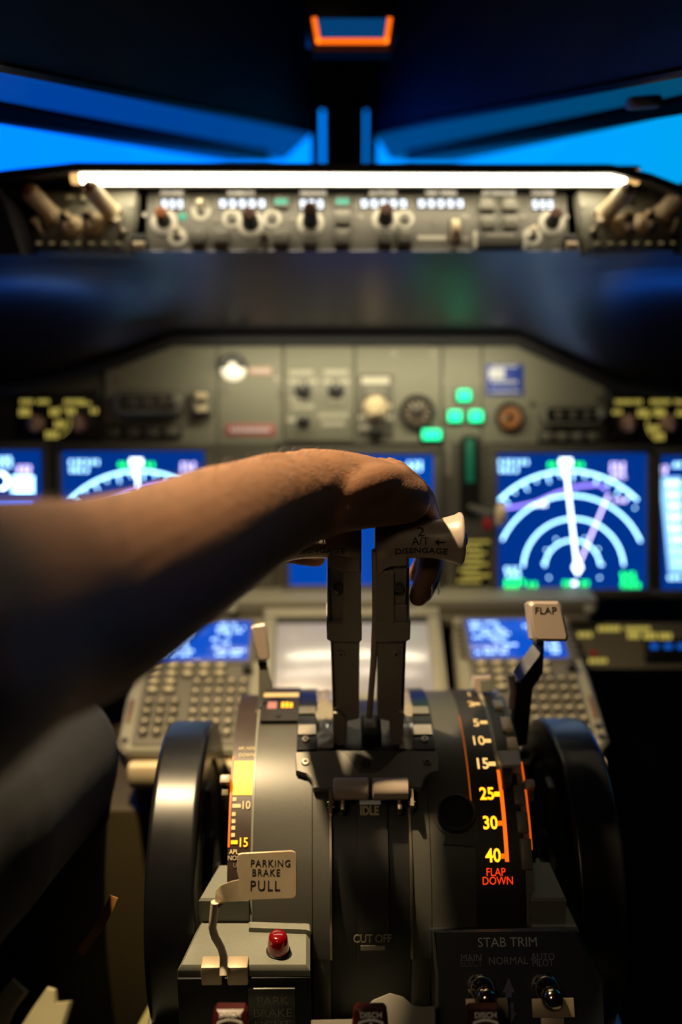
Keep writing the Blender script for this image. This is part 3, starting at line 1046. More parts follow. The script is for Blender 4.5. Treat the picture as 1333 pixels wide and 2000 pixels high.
part('dark_lens', MB().box((0, 28 * S, 0.0024), (40 * S, 18 * S, 0.003), 0.0006), M_BTN, t)
k = part('selector_knob', MB().lathe([(0.0165, 0), (0.0165, 0.002), (0.0135, 0.008), (0.010, 0.010), (0.010, 0.018), (0.0085, 0.020)], 24), M_CREAM2, t, (0, -4 * S, 0.002))
part('pointer_bar', MB().box((0, 0.0, 0.016), (0.0055, 0.027, 0.011), 0.0015), M_CREAM2, k, m=RZ(-35))
legend_blocks(t, [(-26, 22, 16, 9), (27, 22, 16, 9), (-22, 40, 20, 8), (24, 0, 16, 9)], M_LEGENDM)
part('push_light', MB().box((0, -52 * S, 0.004), (26 * S, 18 * S, 0.006), 0.001), M_BLACK, t)


def gauge(label, px, py, r, face, needle):
    t = mt('dial_gauge', label, 'gauge', px, py)
    part('bezel', MB().lathe([(r, 0), (r, 0.006), (r * 0.93, 0.008), (r * 0.84, 0.008), (r * 0.82, 0.003)], 32), M_BLACK, t)
    part('dial', MB().lathe([(r * 0.82, 0.0), (r * 0.82, 0.0035)], 32), face, t)
    mk = MB()
    for i in range(10):
        a = radians(-40 + i * 28)
        mk.box((r * 0.62 * cos(a), r * 0.62 * sin(a), 0.0038), (r * 0.16, r * 0.05, 0.0004), rot=Matrix.Rotation(a, 3, 'Z'))
    part('dial_marks', mk, M_LEGENDM, t)
    hub = part('needle', MB().lathe([(r * 0.2, 0.0035), (r * 0.2, 0.006), (r * 0.12, 0.007)], 18), M_BLACK, t)
    for a in needle:
        part('pointer', MB().box((r * 0.3, 0, 0.006), (r * 0.62, r * 0.07, 0.0008), rot=Matrix.Rotation(0, 3, 'Z')), M_LEGEND, hub, m=RZ(a))
    return t


gauge('round brown dial with a black hub, left of the green lamps', 815, 805, 34 * S, M_DIAL, (70, 130))
gauge('smaller round orange dial under the blue placard', 995, 814, 28 * S, M_DIALO, (200,))


# green lamps
def lamp_block(label, px, py, w, h):
    t = mt('annunciator_lamp', label, 'lamp', px, py, 'green landing gear lamps')
    part('lamp_case', MB().box((0, 0, 0.002), (w * 1.25, h * 1.25, 0.004), 0.001), M_BLACK, t)
    part('lamp_lens', MB().box((0, 0, 0.0055), (w, h, 0.005), 0.0018), M_GREEN, t)
    mb = MB()
    for i in range(4):
        mb.box((-w * 0.27 + i * w * 0.18, h * 0.12, 0.0082), (w * 0.1, h * 0.16, 0.0003))
    part('lamp_print', mb, M_GREENPAINT, t)


lamp_block('topmost of the three green gear lamps in a triangle', 906, 773, 26 * S, 22 * S)
lamp_block('lower green gear lamp of the triangle, on the side nearer the brown dial', 888, 813, 26 * S, 22 * S)
lamp_block('lower green gear lamp of the triangle, on the side nearer the orange dial', 929, 813, 26 * S, 22 * S)
lamp_block('single green lamp lowest of all, just under the brown dial', 843, 849, 36 * S, 20 * S)


# clock-like blocks with a rounded frame
def radio_block(label, px, py, w, h, depth, black=True):
    t = mt('standby_display', label, 'instrument', px, py)
    part('case', MB().prism(rrect(w, h, h * 0.38), 0, depth, 0.003), M_GREYD, t)
    part('rim', MB().prism(rrect(w * 0.93, h * 0.82, h * 0.3), depth, depth + 0.001), M_GREY, t)
    part('glass', MB().prism(rrect(w * 0.80, h * 0.62, h * 0.14), depth, depth + 0.002), M_GLOSS, t)
    for i in (-1, 0, 1):
        part('drum_window', MB().box((i * w * 0.22, 0, depth + 0.002), (w * 0.13, h * 0.42, 0.0016), 0.0004), M_GREYD, t)
    part('knob', MB().lathe([(0.006, 0), (0.006, 0.012), (0.0045, 0.014)], 16), M_GREY, t, (w * 0.43, h * 0.06, depth))
    return t


radio_block('rounded grey instrument block standing proud, on the side over the forearm', 296, 790, 132 * S, 48 * S, 0.030)
radio_block('rounded grey instrument block with dark glass, right of the orange dial', 1115, 812, 126 * S, 44 * S, 0.012)
t = mt('clock', 'small pale clock block with dark figures beside the proud grey instrument block', 'clock', 397, 788)
part('case', MB().box((0, 0, 0.008), (38 * S, 48 * S, 0.016), 0.002), M_GREYD, t)
part('face', MB().box((0, 0, 0.0165), (32 * S, 42 * S, 0.0012)), M_GREY, t)
for x, y in ((-6, 12), (5, 12), (-4, -14), (6, -12)):
    part('clock_button', MB().lathe([(0.0042, 0), (0.0042, 0.004), (0.003, 0.005)], 12), M_CREAM2, t, (x * S, y * S, 0.017))
part('hands', MB().box((0, 0, 0.0178), (0.0016, 0.014, 0.0006), rot=Matrix.Rotation(0.8, 3, 'Z')).box((0, 0, 0.0178), (0.0016, 0.012, 0.0006), rot=Matrix.Rotation(-0.7, 3, 'Z')), M_INK, t)
for lb, px, py, w in (('row of dark push buttons under the proud grey instrument block', 280, 843, 150), ('row of dark push buttons under the grey block with dark glass', 1112, 853, 122)):
    t = mt('button_row', lb, 'control panel', px, py)
    part('base', MB().box((0, 0, 0.002), (w * S, 26 * S, 0.004), 0.001), M_BLACK, t)
    for i in range(4):
        button(t, (-0.375 + 0.25 * i) * w * S, 0, w * S * 0.18, 17 * S, None, 0.010)


# selector clusters with yellow print at either end of the panel
def source_panel(label, cx0, knobs, spots, arcs):
    t = mt('source_selector_panel', label, 'control panel', cx0, 815)
    part('faceplate', MB().box((0, 0, 0.001), (160 * S, 88 * S, 0.002), 0.0006), M_BLACK, t)
    for x, y in knobs:
        k = part('selector_knob', MB().lathe([(0.011, 0), (0.011, 0.003), (0.0075, 0.005), (0.007, 0.015), (0.006, 0.016)], 18), M_PINK, t, (x * S, -y * S, 0.002))
        part('pointer_bar', MB().box((0, 0, 0.016), (0.005, 0.020, 0.008), 0.001), M_PINK, k)
    legend_blocks(t, spots, M_YELLEG, S)
    for x, y, r, a0, a1 in arcs:
        part('arc_line', MB().ribbon([(x * S + r * S * cos(radians(a)), -y * S + r * S * sin(radians(a))) for a in range(a0, a1 + 1, 10)], 0.0012, 0.002), M_YELLEG, t)


source_panel('black selector panel with yellow print at the far end over the wrist side', 110, ((-38, 12), (46, 12)),
             [(-56, -30, 26, 8), (-24, -30, 24, 8), (-60, -10, 22, 14), (-2, -10, 20, 14), (36, -30, 40, 8), (30, -12, 18, 12), (74, -12, 16, 10), (8, 14, 22, 14), (-8, 34, 26, 14), (56, -26, 24, 6)], ((-2, 8, 30, -70, 70),))
source_panel('black selector panel with yellow print above the far right screen edge', 1275, ((-50, 12), (30, 12)),
             [(-58, -30, 34, 8), (-30, -30, 18, 8), (-70, -10, 20, 8), (-20, -8, 22, 14), (14, -30, 40, 8), (56, -30, 28, 8), (14, -8, 22, 14), (2, 22, 22, 12), (12, 38, 22, 14), (56, -8, 20, 10)], ((20, 14, 32, 100, 230),))


# landing gear lever in its slot
t = mt('landing_gear_lever', 'landing gear lever with cream wheel knob in a black slot with green lining', 'lever', 918, 930)
part('slot_frame', MB().prism(rrect(38 * S, 158 * S, 0.008), 0, 0.003, 0.001), M_BLACK, t)
part('slot_lining', MB().box((0, 30 * S, 0.0032), (17 * S, 84 * S, 0.0012), 0.0004), M_GREENPAINT, t)
part('lever_arm', MB().tube([(0, -60 * S, 0), (14 * S, -68 * S, 0.03), (32 * S, -74 * S, 0.05)], 0.0045, 10), M_GREYD, t)
part('wheel_knob', MB().lathe([(0.007, -0.006), (0.0135, -0.004), (0.0145, 0), (0.0135, 0.004), (0.007, 0.006)], 22, axis='x'), M_CREAM2, t, (46 * S, -74 * S, 0.055))
part('red_trigger', MB().box((0, 0, 0), (0.010, 0.014, 0.010), 0.002), M_REDK, t, (24 * S, -92 * S, 0.045))
part('label_strip', MB().box((-42 * S, 40 * S, 0.0006), (12 * S, 80 * S, 0.0008)), M_GREY, t)

t = mt('speed_placard', 'dark placard full of yellow print beneath the gear lever', 'placard', 928, 1098)
part('plate', MB().box((0, 0, 0.001), (76 * S, 96 * S, 0.002), 0.0005), M_BLACK, t)
legend_blocks(t, [(-4 - 14 * (i % 2) + 6, -40 + i * 11, 52 - 6 * (i % 3), 6.0) for i in range(8)], M_YELLEG)


# ------------------------------------------------------------------ display units
def display_unit(name, label, px, screen_mat, build=None):
    x0, y0, x1, y1 = px
    cx, cy, w, h = MIP.rect(x0, y0, x1, y1)
    t = thing(name, label, 'screen', MIP.mat(cx, cy))
    fr = 0.011
    out = [(-w / 2 - fr, -h / 2 - fr), (w / 2 + fr, -h / 2 - fr), (w / 2 + fr, h / 2 + fr), (-w / 2 - fr, h / 2 + fr)]
    mb = MB()
    for c, s in (((0, h / 2 + fr / 2, 0.004), (w + 2 * fr, fr, 0.008)), ((0, -h / 2 - fr / 2, 0.004), (w + 2 * fr, fr, 0.008)),
                 ((-w / 2 - fr / 2, 0, 0.004), (fr, h, 0.008)), ((w / 2 + fr / 2, 0, 0.004), (fr, h, 0.008))):
        mb.box(c, s, 0.002)
    part('bezel', mb, M_GREYD, t)
    s = part('screen', MB().box((0, 0, 0.001), (w, h, 0.002)), screen_mat, t)
    for sx_, sy_ in ((-1, -1), (1, -1)):
        part('bezel_screw', screw_mesh(0.003), None, t, (sx_ * (w / 2 + fr / 2), sy_ * (h / 2 + fr / 2), 0.008))
    if build:
        ox, oy = cx, cy
        def q(pxx, pyy):
            a, b = MIP.loc(pxx, pyy)
            return (a - ox, b - oy)
        build(s, q)
    return t


def sym(s, mb, m_, name='symbol'):
    return part(name, mb, m_, s, (0, 0, 0.0021))


LW = 0.0030


def blocks(mb, q, x, y, n, w=7, h=9, gap=10, seed=1):
    """a readout: n glyph-like marks of bright strokes starting at pixel x,y"""
    rnd = random.Random(seed)
    for i in range(n):
        a = q(x + i * gap, y)
        for k in range(3):
            mb.box((a[0] + S * rnd.uniform(-1.5, 1.5), a[1] + S * (k - 1) * h * 0.4, 0.0002), (w * S * rnd.uniform(0.5, 0.9), 1.7 * S, 0.0004))
        mb.box((a[0] + S * rnd.choice((-2.2, 2.2)), a[1], 0.0002), (1.6 * S, h * S, 0.0004))
    return mb


def nav_display(dx=0.0):
    def build(s, q0):
        def q(x, y): return q0(x + dx, y)
        # the compass rose and three range rings, each an arc of its own
        c = (1126, 1108)
        for pts, w in (((975, 977, 1106, 920, 1245, 977), 4.4), ((981, 1055, 1110, 968, 1251, 1058), 4.0), ((1022, 1106, 1116, 1013, 1218, 1104), 4.0), ((1064, 1106, 1120, 1055, 1172, 1104), 3.6)):
            (x0, y0, xm, ym, x1, y1) = pts
            # circle through three points
            ax, ay, bx, by, cx_, cy_ = x0, y0, xm, ym, x1, y1
            d = 2 * (ax * (by - cy_) + bx * (cy_ - ay) + cx_ * (ay - by))
            ux = ((ax * ax + ay * ay) * (by - cy_) + (bx * bx + by * by) * (cy_ - ay) + (cx_ * cx_ + cy_ * cy_) * (ay - by)) / d
            uy = ((ax * ax + ay * ay) * (cx_ - bx) + (bx * bx + by * by) * (ax - cx_) + (cx_ * cx_ + cy_ * cy_) * (bx - ax)) / d
            r = sqrt((ax - ux) ** 2 + (ay - uy) ** 2)
            a0, a1 = atan2(uy - y0, x0 - ux), atan2(uy - y1, x1 - ux)
            pl = [q(ux + r * cos(a0 + (a1 - a0) * i / 40), uy - r * sin(a0 + (a1 - a0) * i / 40)) for i in range(41)]
            sym(s, MB().ribbon(pl, w * S), M_SCRCYAN, 'range_arc')
            if w == 4.4:
                for i in range(0, 12):
                    a = a0 + (a1 - a0) * (i + 0.35) / 12
                    ln = 19 if i % 2 == 0 else 12
                    sym(s, MB().ribbon([q(ux + r * cos(a), uy - r * sin(a)), q(ux + (r - ln) * cos(a), uy - (r - ln) * sin(a))], 2.6 * S, 0.0001), M_SCRCYAN, 'compass_tick')
        sym(s, MB().ribbon([q(1104, 908), q(1127, 1110)], 4.2 * S, 0.0005), M_SCRWHITE, 'heading_line')
        sym(s, MB().ribbon([q(1188, 966), q(1128, 1108)], 3.6 * S, 0.0004), M_SCRPINK, 'track_line')
        sym(s, MB().ribbon([q(978, 994), q(1012, 989), q(1045, 982), q(1085, 964), q(1130, 950), q(1170, 946), q(1186, 958)], 4.5 * S, 0.0003), M_SCRPURPLE, 'route_line')
        sym(s, MB().prism([q(1118, 1108), q(1128, 1088), q(1138, 1108), q(1128, 1124)][::-1], 0, 0.0006), M_SCRWHITE, 'aircraft_symbol')
        for x, y in ((1086, 1053), (1142, 1051), (1067, 1074), (1168, 1072), (1062, 1100), (1176, 1102), (1072, 1128), (1171, 1128), (1240, 992)):
            a = q(x, y)
            sym(s, MB().lathe([(2.3 * S, 0), (2.3 * S, 0.0004)], 10, (a[0], a[1], 0)), M_SCRCYAN, 'waypoint_dot')
        sym(s, blocks(blocks(MB(), q, 978, 903, 6, seed=3), q, 978, 918, 4, seed=4), M_SCRCYAN, 'readout')
        sym(s, MB().box((*q(1105, 903), 0.0002), (24 * S, 14 * S, 0.0004)).box((*q(1103, 918), 0.0002), (6 * S, 26 * S, 0.0004)), M_SCRWHITE, 'heading_box')
        sym(s, blocks(blocks(MB(), q, 1074, 908, 2, seed=5), q, 1126, 908, 2, seed=6), M_SCRGREEN, 'heading_print')
        sym(s, blocks(blocks(blocks(MB(), q, 1196, 908, 3, seed=7), q, 1196, 918, 3, seed=8), q, 1198, 930, 3, seed=18), M_SCRPINK, 'readout')
        sym(s, blocks(MB(), q, 1202, 977, 3, 6, 8, 9, seed=9), M_SCRPINK, 'readout')
        sym(s, blocks(MB(), q, 1040, 985, 4, 8, 8, 8, seed=19), M_SCRWHITE, 'readout')
        sym(s, blocks(blocks(MB(), q, 990, 1112, 3, seed=10), q, 992, 1123, 3, seed=12), M_SCRCYAN, 'readout')
        sym(s, blocks(blocks(blocks(MB(), q, 990, 1136, 4, seed=13), q, 990, 1145, 3, seed=14), q, 1034, 1141, 2, seed=15), M_SCRGREEN, 'readout')
        sym(s, blocks(blocks(MB(), q, 1102, 1139, 2, seed=16), q, 1136, 1139, 2, seed=17), M_SCRGREEN, 'readout')
        sym(s, MB().box((*q(1122, 1139), 0.0002), (9 * S, 8 * S, 0.0004)), M_SCRWHITE, 'readout')
        sym(s, blocks(blocks(blocks(MB(), q, 1216, 1122, 3, seed=20), q, 1218, 1132, 3, seed=21), q, 1216, 1143, 4, seed=22), M_SCRGREEN, 'readout')
    return build


display_unit('navigation_display', 'square screen showing white range arcs over navy, right of the gear lever', (972, 886, 1262, 1150), M_NAVY, nav_display(0))
display_unit('navigation_display', 'square screen with range arcs, mostly hidden behind the forearm', (124, 882, 400, 1148), M_NAVY, nav_display(-838))


def engine_build(s, q):
    sym(s, blocks(blocks(MB(), q, 800, 906, 3, seed=31), q, 800, 915, 3, seed=32), M_SCRCYAN, 'readout')


display_unit('engine_display', 'plain blue middle screen behind the hand and thrust levers', (566, 890, 846, 1142), M_BLUE, engine_build)


def pfd_build(sgn):
    def build(s, q):
        if sgn < 0:
            sym(s, blocks(blocks(MB(), q, 0, 897, 3, seed=41), q, 0, 908, 3, seed=42), M_SCRCYAN, 'readout')
            sym(s, blocks(blocks(MB(), q, 38, 914, 3, seed=43), q, 38, 922, 3, seed=44), M_SCRPINK, 'readout')
            a = q(46, 948)
            sym(s, MB().box((a[0], a[1], 0.0002), (42 * S, 36 * S, 0.0004)), M_SCRCYAN, 'speed_tape')
            for x, y, n in ((30, 1000, 5), (30, 1050, 5), (30, 1100, 5)):
                sym(s, blocks(MB(), q, x, y, n, seed=x + y), M_SCRCYAN, 'readout')
            sym(s, MB().ribbon([q(0 + 16 * cos(radians(t)), 940 - 16 * sin(radians(t))) for t in range(-90, 91, 12)], 6 * S), M_SCRWHITE, 'dial_arc')
            a, b = q(-180, 984), q(66, 1110)
            sym(s, MB().box(((a[0] + b[0]) / 2, (a[1] + b[1]) / 2, 0.0001), (b[0] - a[0], a[1] - b[1], 0.0002)), mat('screen_sky', '#02060c', 0.2, 0, '#1668e0', 4.5, vary=0), 'horizon_field')  # hidden sky field, widened and brightened to tint the soffit blue
        else:
            sym(s, MB().prism([q(1288, 932), q(1330, 932), q(1338, 1118), q(1306, 1118)][::-1], 0, 0.0004), mat('screen_pale', '#02060c', 0.2, 0, '#8ecaff', 1.6, vary=0), 'speed_tape')
            sym(s, blocks(blocks(MB(), q, 1290, 914, 2, seed=51), q, 1290, 922, 2, seed=52), M_SCRPINK, 'readout')
            for i in range(8):
                sym(s, blocks(MB(), q, 1306 + i * 1.5, 944 + i * 22, 3, 8, 10, 9, seed=60 + i), M_SCRWHITE, 'readout')
            sym(s, blocks(MB(), q, 1324, 950, 2, seed=53), M_SCRGREEN, 'readout')
            sym(s, blocks(MB(), q, 1306, 1128, 3, seed=54), M_SCRCYAN, 'readout')
            sym(s, blocks(MB(), q, 1318, 908, 2, seed=55), M_SCRCYAN, 'readout')
            a, b = q(1346, 900), q(1530, 1100)
            sym(s, MB().box(((a[0] + b[0]) / 2, (a[1] + b[1]) / 2, 0.0001), (b[0] - a[0], a[1] - b[1], 0.0002)), mat('screen_sky', '#02060c', 0.2, 0, '#1668e0', 4.5, vary=0), 'horizon_field')  # out-of-view sky field, overbright so the soffit picks up blue
    return build


display_unit('flight_display', 'screen at the far edge above the elbow, only its bright corner showing', (-190, 880, 84, 1146), M_NAVY, pfd_build(-1))
display_unit('flight_display', 'screen cut by the frame edge, beyond the screen with the arcs', (1290, 890, 1566, 1150), M_NAVY, pfd_build(1))

# ------------------------------------------------------------------ kick panel to the right of the keypads
KP = Plane(at_depth(1230, 1300, 1.235), 30)
t = thing('kick_panel', 'olive grey panel with yellow print and blue-lit keys beside the right keypad', 'control panel', KP.m)
Lk = KP.loc
part('faceplate', MB().prism([Lk(*p) for p in ((1112, 1216), (1600, 1216), (1640, 1306), (1128, 1306))][::-1], -0.02, 0, 0.002), M_GREYD, t)
cx, cy, w, h = KP.rect(1258, 1248, 1420, 1294)
part('dark_window', MB().box((cx, cy, 0.001), (w, h, 0.004), 0.001), M_GLOSS, t)
Sk = 1.24 / FPX
for x, y, w, h, m_ in ((1190, 1228, 46, 13, M_YELLEG), (1246, 1228, 50, 10, M_YELLEG), (1143, 1240, 30, 12, M_YELLEG), (1168, 1291, 38, 11, M_YELLEG), (1238, 1241, 24, 16, M_YELLEG), (1270, 1242, 26, 16, M_YELLEG), (1300, 1243, 26, 16, M_YELLEG)):
    u, v = Lk(x, y)
    mb = MB()
    n = max(3, int(w / 8))
    for i in range(n):
        mb.box((u + (-0.5 + (i + 0.5) / n) * w * Sk, v, 0.0006), (w / n * 0.7 * Sk, h * 0.75 * Sk, 0.0012))
    part('lettering', mb, m_, t)
for x in (1277, 1304, 1330):
    u, v = Lk(x, 1263)
    part('lit_key', MB().box((u, v, 0.004), (15 * Sk, 10 * Sk, 0.003), 0.0006), glow('blue_key', '#0a5cc8', 0.8), t)
u, v = Lk(1160, 1276)
part('red_mark', MB().box((u, v, 0.0006), (9 * Sk, 11 * Sk, 0.0012)), M_REDK, t)

# ------------------------------------------------------------------ forward pedestal: keypads and the lower screen
CDU_W, CDU_L = 0.153, 0.213


def cdu(name, label, xc, mirror):
    o = FWD.m.translation
    m = frame((xc, o.y, o.z), 70.4)
    t = thing(name, label, 'keypad', m, 'flight computer keypads either side of the grey screen')
    W, Lg = CDU_W, CDU_L
    poly = [(-W / 2 + 0.01, 0), (W / 2 - 0.01, 0), (W / 2, 0.012), (W / 2, 0.105), (W / 2 - 0.006, Lg), (-W / 2 + 0.006, Lg), (-W / 2, 0.105), (-W / 2, 0.012)]
    part('case', MB().prism(poly, -0.03, 0.0, 0.004), M_GREY, t)
    part('key_field', MB().prism(rrect(W * 0.80, 0.125, 0.006), 0, 0.0015, 0.0006), M_GREYD, t, (0, 0.070, 0))
    # screen with its raised surround
    part('screen_surround', MB().prism(rrect(0.126, 0.078, 0.005), 0, 0.003, 0.001), M_GREYD, t, (0, 0.168, 0))
    s = part('screen', MB().box((0, 0, 0.0035), (0.113, 0.066, 0.002), 0.0004), M_CDUBLUE, t, (0, 0.168, 0))
    rnd = random.Random(5 if mirror else 9)
    rowsn = 9
    for i in range(rowsn):
        y = 0.027 - i * 0.0066
        mb = MB()
        x = -0.051
        while x < 0.050:
            n = rnd.choice((2, 3, 4, 5))
            if abs(x) < 0.012 or rnd.random() < (0.42 if i % 2 else 0.25):
                x += 0.012
                continue
            for k in range(n):
                if x > 0.051: break
                for yy in (-0.0014, 0.0002, 0.0016):
                    mb.box((x, y + yy, 0.0047), (rnd.uniform(0.0012, 0.0021), 0.0006, 0.0003))
                mb.box((x + rnd.choice((-0.0008, 0.0008)), y, 0.0047), (0.0006, 0.0036, 0.0003))
                x += 0.0034
            x += 0.004
        if mb.v:
            part('text_line', mb, M_CDUTXT, s)['kind'] = 'stuff'
    # line keys down both sides of the screen
    for sx_ in (-1, 1):
        for i in range(6):
            part('line_key', shared('line_key', lambda: MB().box((0, 0, 0.002), (0.009, 0.0055, 0.004), 0.001), M_KEY), None, t, (sx_ * 0.0665, 0.192 - i * 0.0105, 0.0))
    # function keys: wide flat ones in two rows, then two columns at the side
    def key(kind, x, y):
        if kind == 'f':
            k = part('function_key', shared('fkey', lambda: MB().box((0, 0, 0.0025), (0.0135, 0.0085, 0.005), 0.0012), M_KEY), None, t, (x, y, 0.0015))
            part('key_print', shared('fprint', lambda: MB().box((0, 0.001, 0.0051), (0.009, 0.0018, 0.0003)).box((0, -0.0016, 0.0051), (0.007, 0.0016, 0.0003)), M_KEYTOP), None, k)
        elif kind == 'l':
            k = part('letter_key', shared('lkey', lambda: MB().box((0, 0, 0.0025), (0.0098, 0.0085, 0.005), 0.0018), M_KEY), None, t, (x, y, 0.0015))
            part('key_print', shared('lprint%d' % rnd.randint(0, 3), lambda: MB().box((0, 0, 0.0051), (0.0012, 0.0042, 0.0003)).box((0.0012, 0.0012, 0.0051), (0.0026, 0.001, 0.0003)).box((0.0012, -0.001, 0.0051), (0.0026, 0.001, 0.0003)), M_KEYTOP), None, k)
        else:
            k = part('number_key', shared('nkey', lambda: MB().lathe([(0.0054, 0), (0.0054, 0.004), (0.0042, 0.0052)], 18), M_KEY), None, t, (x, y, 0.0015))
            part('key_print', shared('nprint', lambda: MB().box((0, 0, 0.0053), (0.0012, 0.0044, 0.0003)).box((0.0011, 0.002, 0.0053), (0.002, 0.0009, 0.0003)), M_KEYTOP), None, k)
    for r in range(2):
        for c in range(5):
            key('f', -0.048 + c * 0.0185, 0.124 - r * 0.0125)
    for r in range(2):
        for c in range(2):
            key('f', -0.048 + c * 0.0185, 0.099 - r * 0.0125)
    for r in range(4):
        for c in range(3):
            key('n', -0.050 + c * 0.0145, 0.068 - r * 0.0145)
    for r in range(6):
        for c in range(5):
            key('l' if r < 6 else 'n', 0.0005 + c * 0.0132, 0.099 - r * 0.0152)
    part('brightness_knob', MB().lathe([(0.006, 0), (0.0055, 0.010), (0.004, 0.011)], 16), M_BLACK, t, (0.057, 0.118, 0))
    for sx_, lx in ((-1, -W / 2 + 0.0075), (1, W / 2 - 0.0075)):
        part('side_light', MB().box((0, 0, 0.0008), (0.005, 0.034, 0.0016), 0.0005), M_BROWN, t, (lx, 0.058, 0))
    for x, y in ((-W / 2 + 0.008, 0.015), (W / 2 - 0.008, 0.015), (W / 2 - 0.008, 0.03)):
        part('quarter_turn_screw', MB().lathe([(0.0042, 0), (0.0042, 0.0015), (0.003, 0.002)], 14), M_BLACK, t, (x, y, 0))
    return t


ox = FWD.m.translation
cdu('keypad_unit', 'grey keypad with blue screen, between forearm, knee and trim wheel', -0.1825, False)
cdu('keypad_unit', 'grey keypad with blue screen, behind the FLAP lever', 0.1945, True)

# lower centre screen, given a faint grey glow and mirroring the strip light
LP = Plane((0.006, FWD.m.translation.y + 0.105, FWD.m.translation.z + 0.035), 65.0)
t = thing('lower_display', 'faintly glowing grey screen behind the thrust levers reflecting the white strip', 'screen', LP.m)
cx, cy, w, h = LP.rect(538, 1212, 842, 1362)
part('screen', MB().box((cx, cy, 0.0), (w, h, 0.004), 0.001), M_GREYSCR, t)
mb = MB()
fr = 0.016
for c, s in (((cx, cy + h / 2 + fr / 2, 0.002), (w + 2 * fr, fr, 0.012)), ((cx - w / 2 - fr / 2, cy, 0.002), (fr, h, 0.012)), ((cx + w / 2 + fr / 2, cy, 0.002), (fr, h, 0.012)), ((cx, cy - h / 2 - fr / 2, 0.002), (w + 2 * fr, fr, 0.012))):
    mb.box(c, s, 0.003)
part('bezel', mb, M_GREY, t)
part('seal', MB().box((cx, cy + h / 2 - 0.003, 0.0025), (w, 0.006, 0.002)), M_BLACK, t)

# ------------------------------------------------------------------ pedestal base
pb = thing('center_pedestal', 'grey control stand rising from the floor under the quadrant and keypads', 'pedestal', T((0.006, 0.9, 0.0)))
fy = FWD.m.translation.y
part('forward_bay', MB().box((-0.0315, fy + 0.115 - 0.9, 0.2675), (0.568, 0.20, 0.535), 0.006), M_OLIVE, pb)
part('keypad_shelf', MB().box((0, fy + 0.120 - 0.9, 0.557), (0.505, 0.19, 0.044), 0.004), M_OLIVE, pb)
part('deck', MB().box((0.008, 0.61 - 0.9, 0.484), (0.405, 0.215, 0.032), 0.004), M_PED, pb)
part('aft_bay', MB().box((0.008, -0.06, 0.25), (0.29, 0.30, 0.50), 0.01), M_PED, pb)
for x in (-0.165, 0.175):
    q = part('keypad_lip', MB().box((0, 0, 0), (0.17 if x > 0 else 0.175, 0.03, 0.028), 0.006), M_CREAM2, pb, (x, fy - 0.9 + 0.006, 0.588))
    part('lip_lug', MB().box((0.0, 0.004, -0.03), (0.12, 0.024, 0.035), 0.006), M_CREAM2, q)

# ------------------------------------------------------------------ throttle quadrant
def at_z(px, py, z):
    r = ray(px, py)
    return CAM + r * ((z - CAM.z) / r.z)


YC, ZC, R0 = DRUM.yc, DRUM.zc, DRUM.R


def dx_(px, py, dr=0.0): return DRUM.loc(px, py, dr)[0]
def da_(px, py, dr=0.0): return DRUM.loc(px, py, dr)[1]


def wpart(name, mb, material, root, label=None, sharp=32):
    return part(name, mb, material, root, m=root.matrix_world.inverted(), label=label, sharp=sharp)


def on_drum(name, mb, material, root, px, py, dr=0.0):
    return part(name, mb, material, root, m=root.matrix_world.inverted() @ DRUM.at(px, py, dr))


def sec(x0, x1, a0, a1, r0=-0.006, r1=0.0, n=28):
    return MB().sector(YC, ZC, R0 + r0, R0 + r1, a0, a1, x0, x1, n)


tq = thing('throttle_quadrant', 'domed grey quadrant housing with lit flap and trim scales', 'quadrant', T((0.0165, YC, 0.50)))
XL, XS0, XT0, XT1, XS1, XF0, XF1, XR = dx_(497, 1550), dx_(611, 1600), dx_(645, 1600), dx_(801, 1600), dx_(838, 1600), dx_(906, 1440), dx_(972, 1470), dx_(1030, 1560)
XTL = XL - 0.021
# dark core, then the curved skins on it
cp = [(YC - 0.150 * cos(radians(a)), ZC + 0.150 * sin(radians(a))) for a in range(0, 181, 6)]
cpoly = cp + [(YC + 0.150, 0.50), (YC - 0.150, 0.50)]
core = MB().prism(cpoly, XL + 0.001, XR - 0.004)
core.v = [(p[2], p[0], p[1]) for p in core.v]
wpart('core', core, M_BLACK, tq)
wpart('housing', sec(XL, XS0 - 0.0006, 12, 168), M_QUAD, tq)
wpart('housing', sec(XS1 + 0.0006, XF0, 12, 168), M_QUAD, tq)
wpart('centre_rail', sec(XS0, XT0, 4, 168, -0.006, -0.0004), M_QUAD, tq)
wpart('centre_rail', sec(XT1, XS1, 4, 168, -0.006, -0.0004), M_QUAD, tq)
wpart('slot_edge', sec(XT0 - 0.0006, XT0 + 0.0012, 4, da_(645, 1540), -0.004, 0.0012), M_STEEL, tq)
wpart('slot_edge', sec(XT1 - 0.0012, XT1 + 0.0006, 4, da_(801, 1540), -0.004, 0.0012), M_STEEL, tq)
wpart('track_plate', sec(dx_(697, 1600), dx_(757, 1600), 2, da_(722, 1500), -0.006, -0.0006), mat('track_plate_black', '#191617', 0.4), tq)
wpart('track_floor', sec(XT0, XT1, 0, 130, -0.020, -0.012), M_VOID, tq)
# side skirts either side of the track, down to the fire panel
for x0, x1 in ((XS0, XT0), (XT1, XS1)):
    wpart('side_skirt', MB().box(((x0 + x1) / 2, YC - 0.150, ZC - 0.035), (x1 - x0, 0.012, 0.09), 0.001), M_QUAD, tq)


def dtext(s, px, py, size, material, sx=1.0, spacing=1.0, bold=0.0, dr=0.0004, root=None):
    root = root or tq
    me = text(root, s, size, (0, 0, 0), material, sx, spacing, m=root.matrix_world.inverted() @ DRUM.at(px, py, dr) @ T((0, 0, -R0)), wrap=R0, bold=bold)
    return me


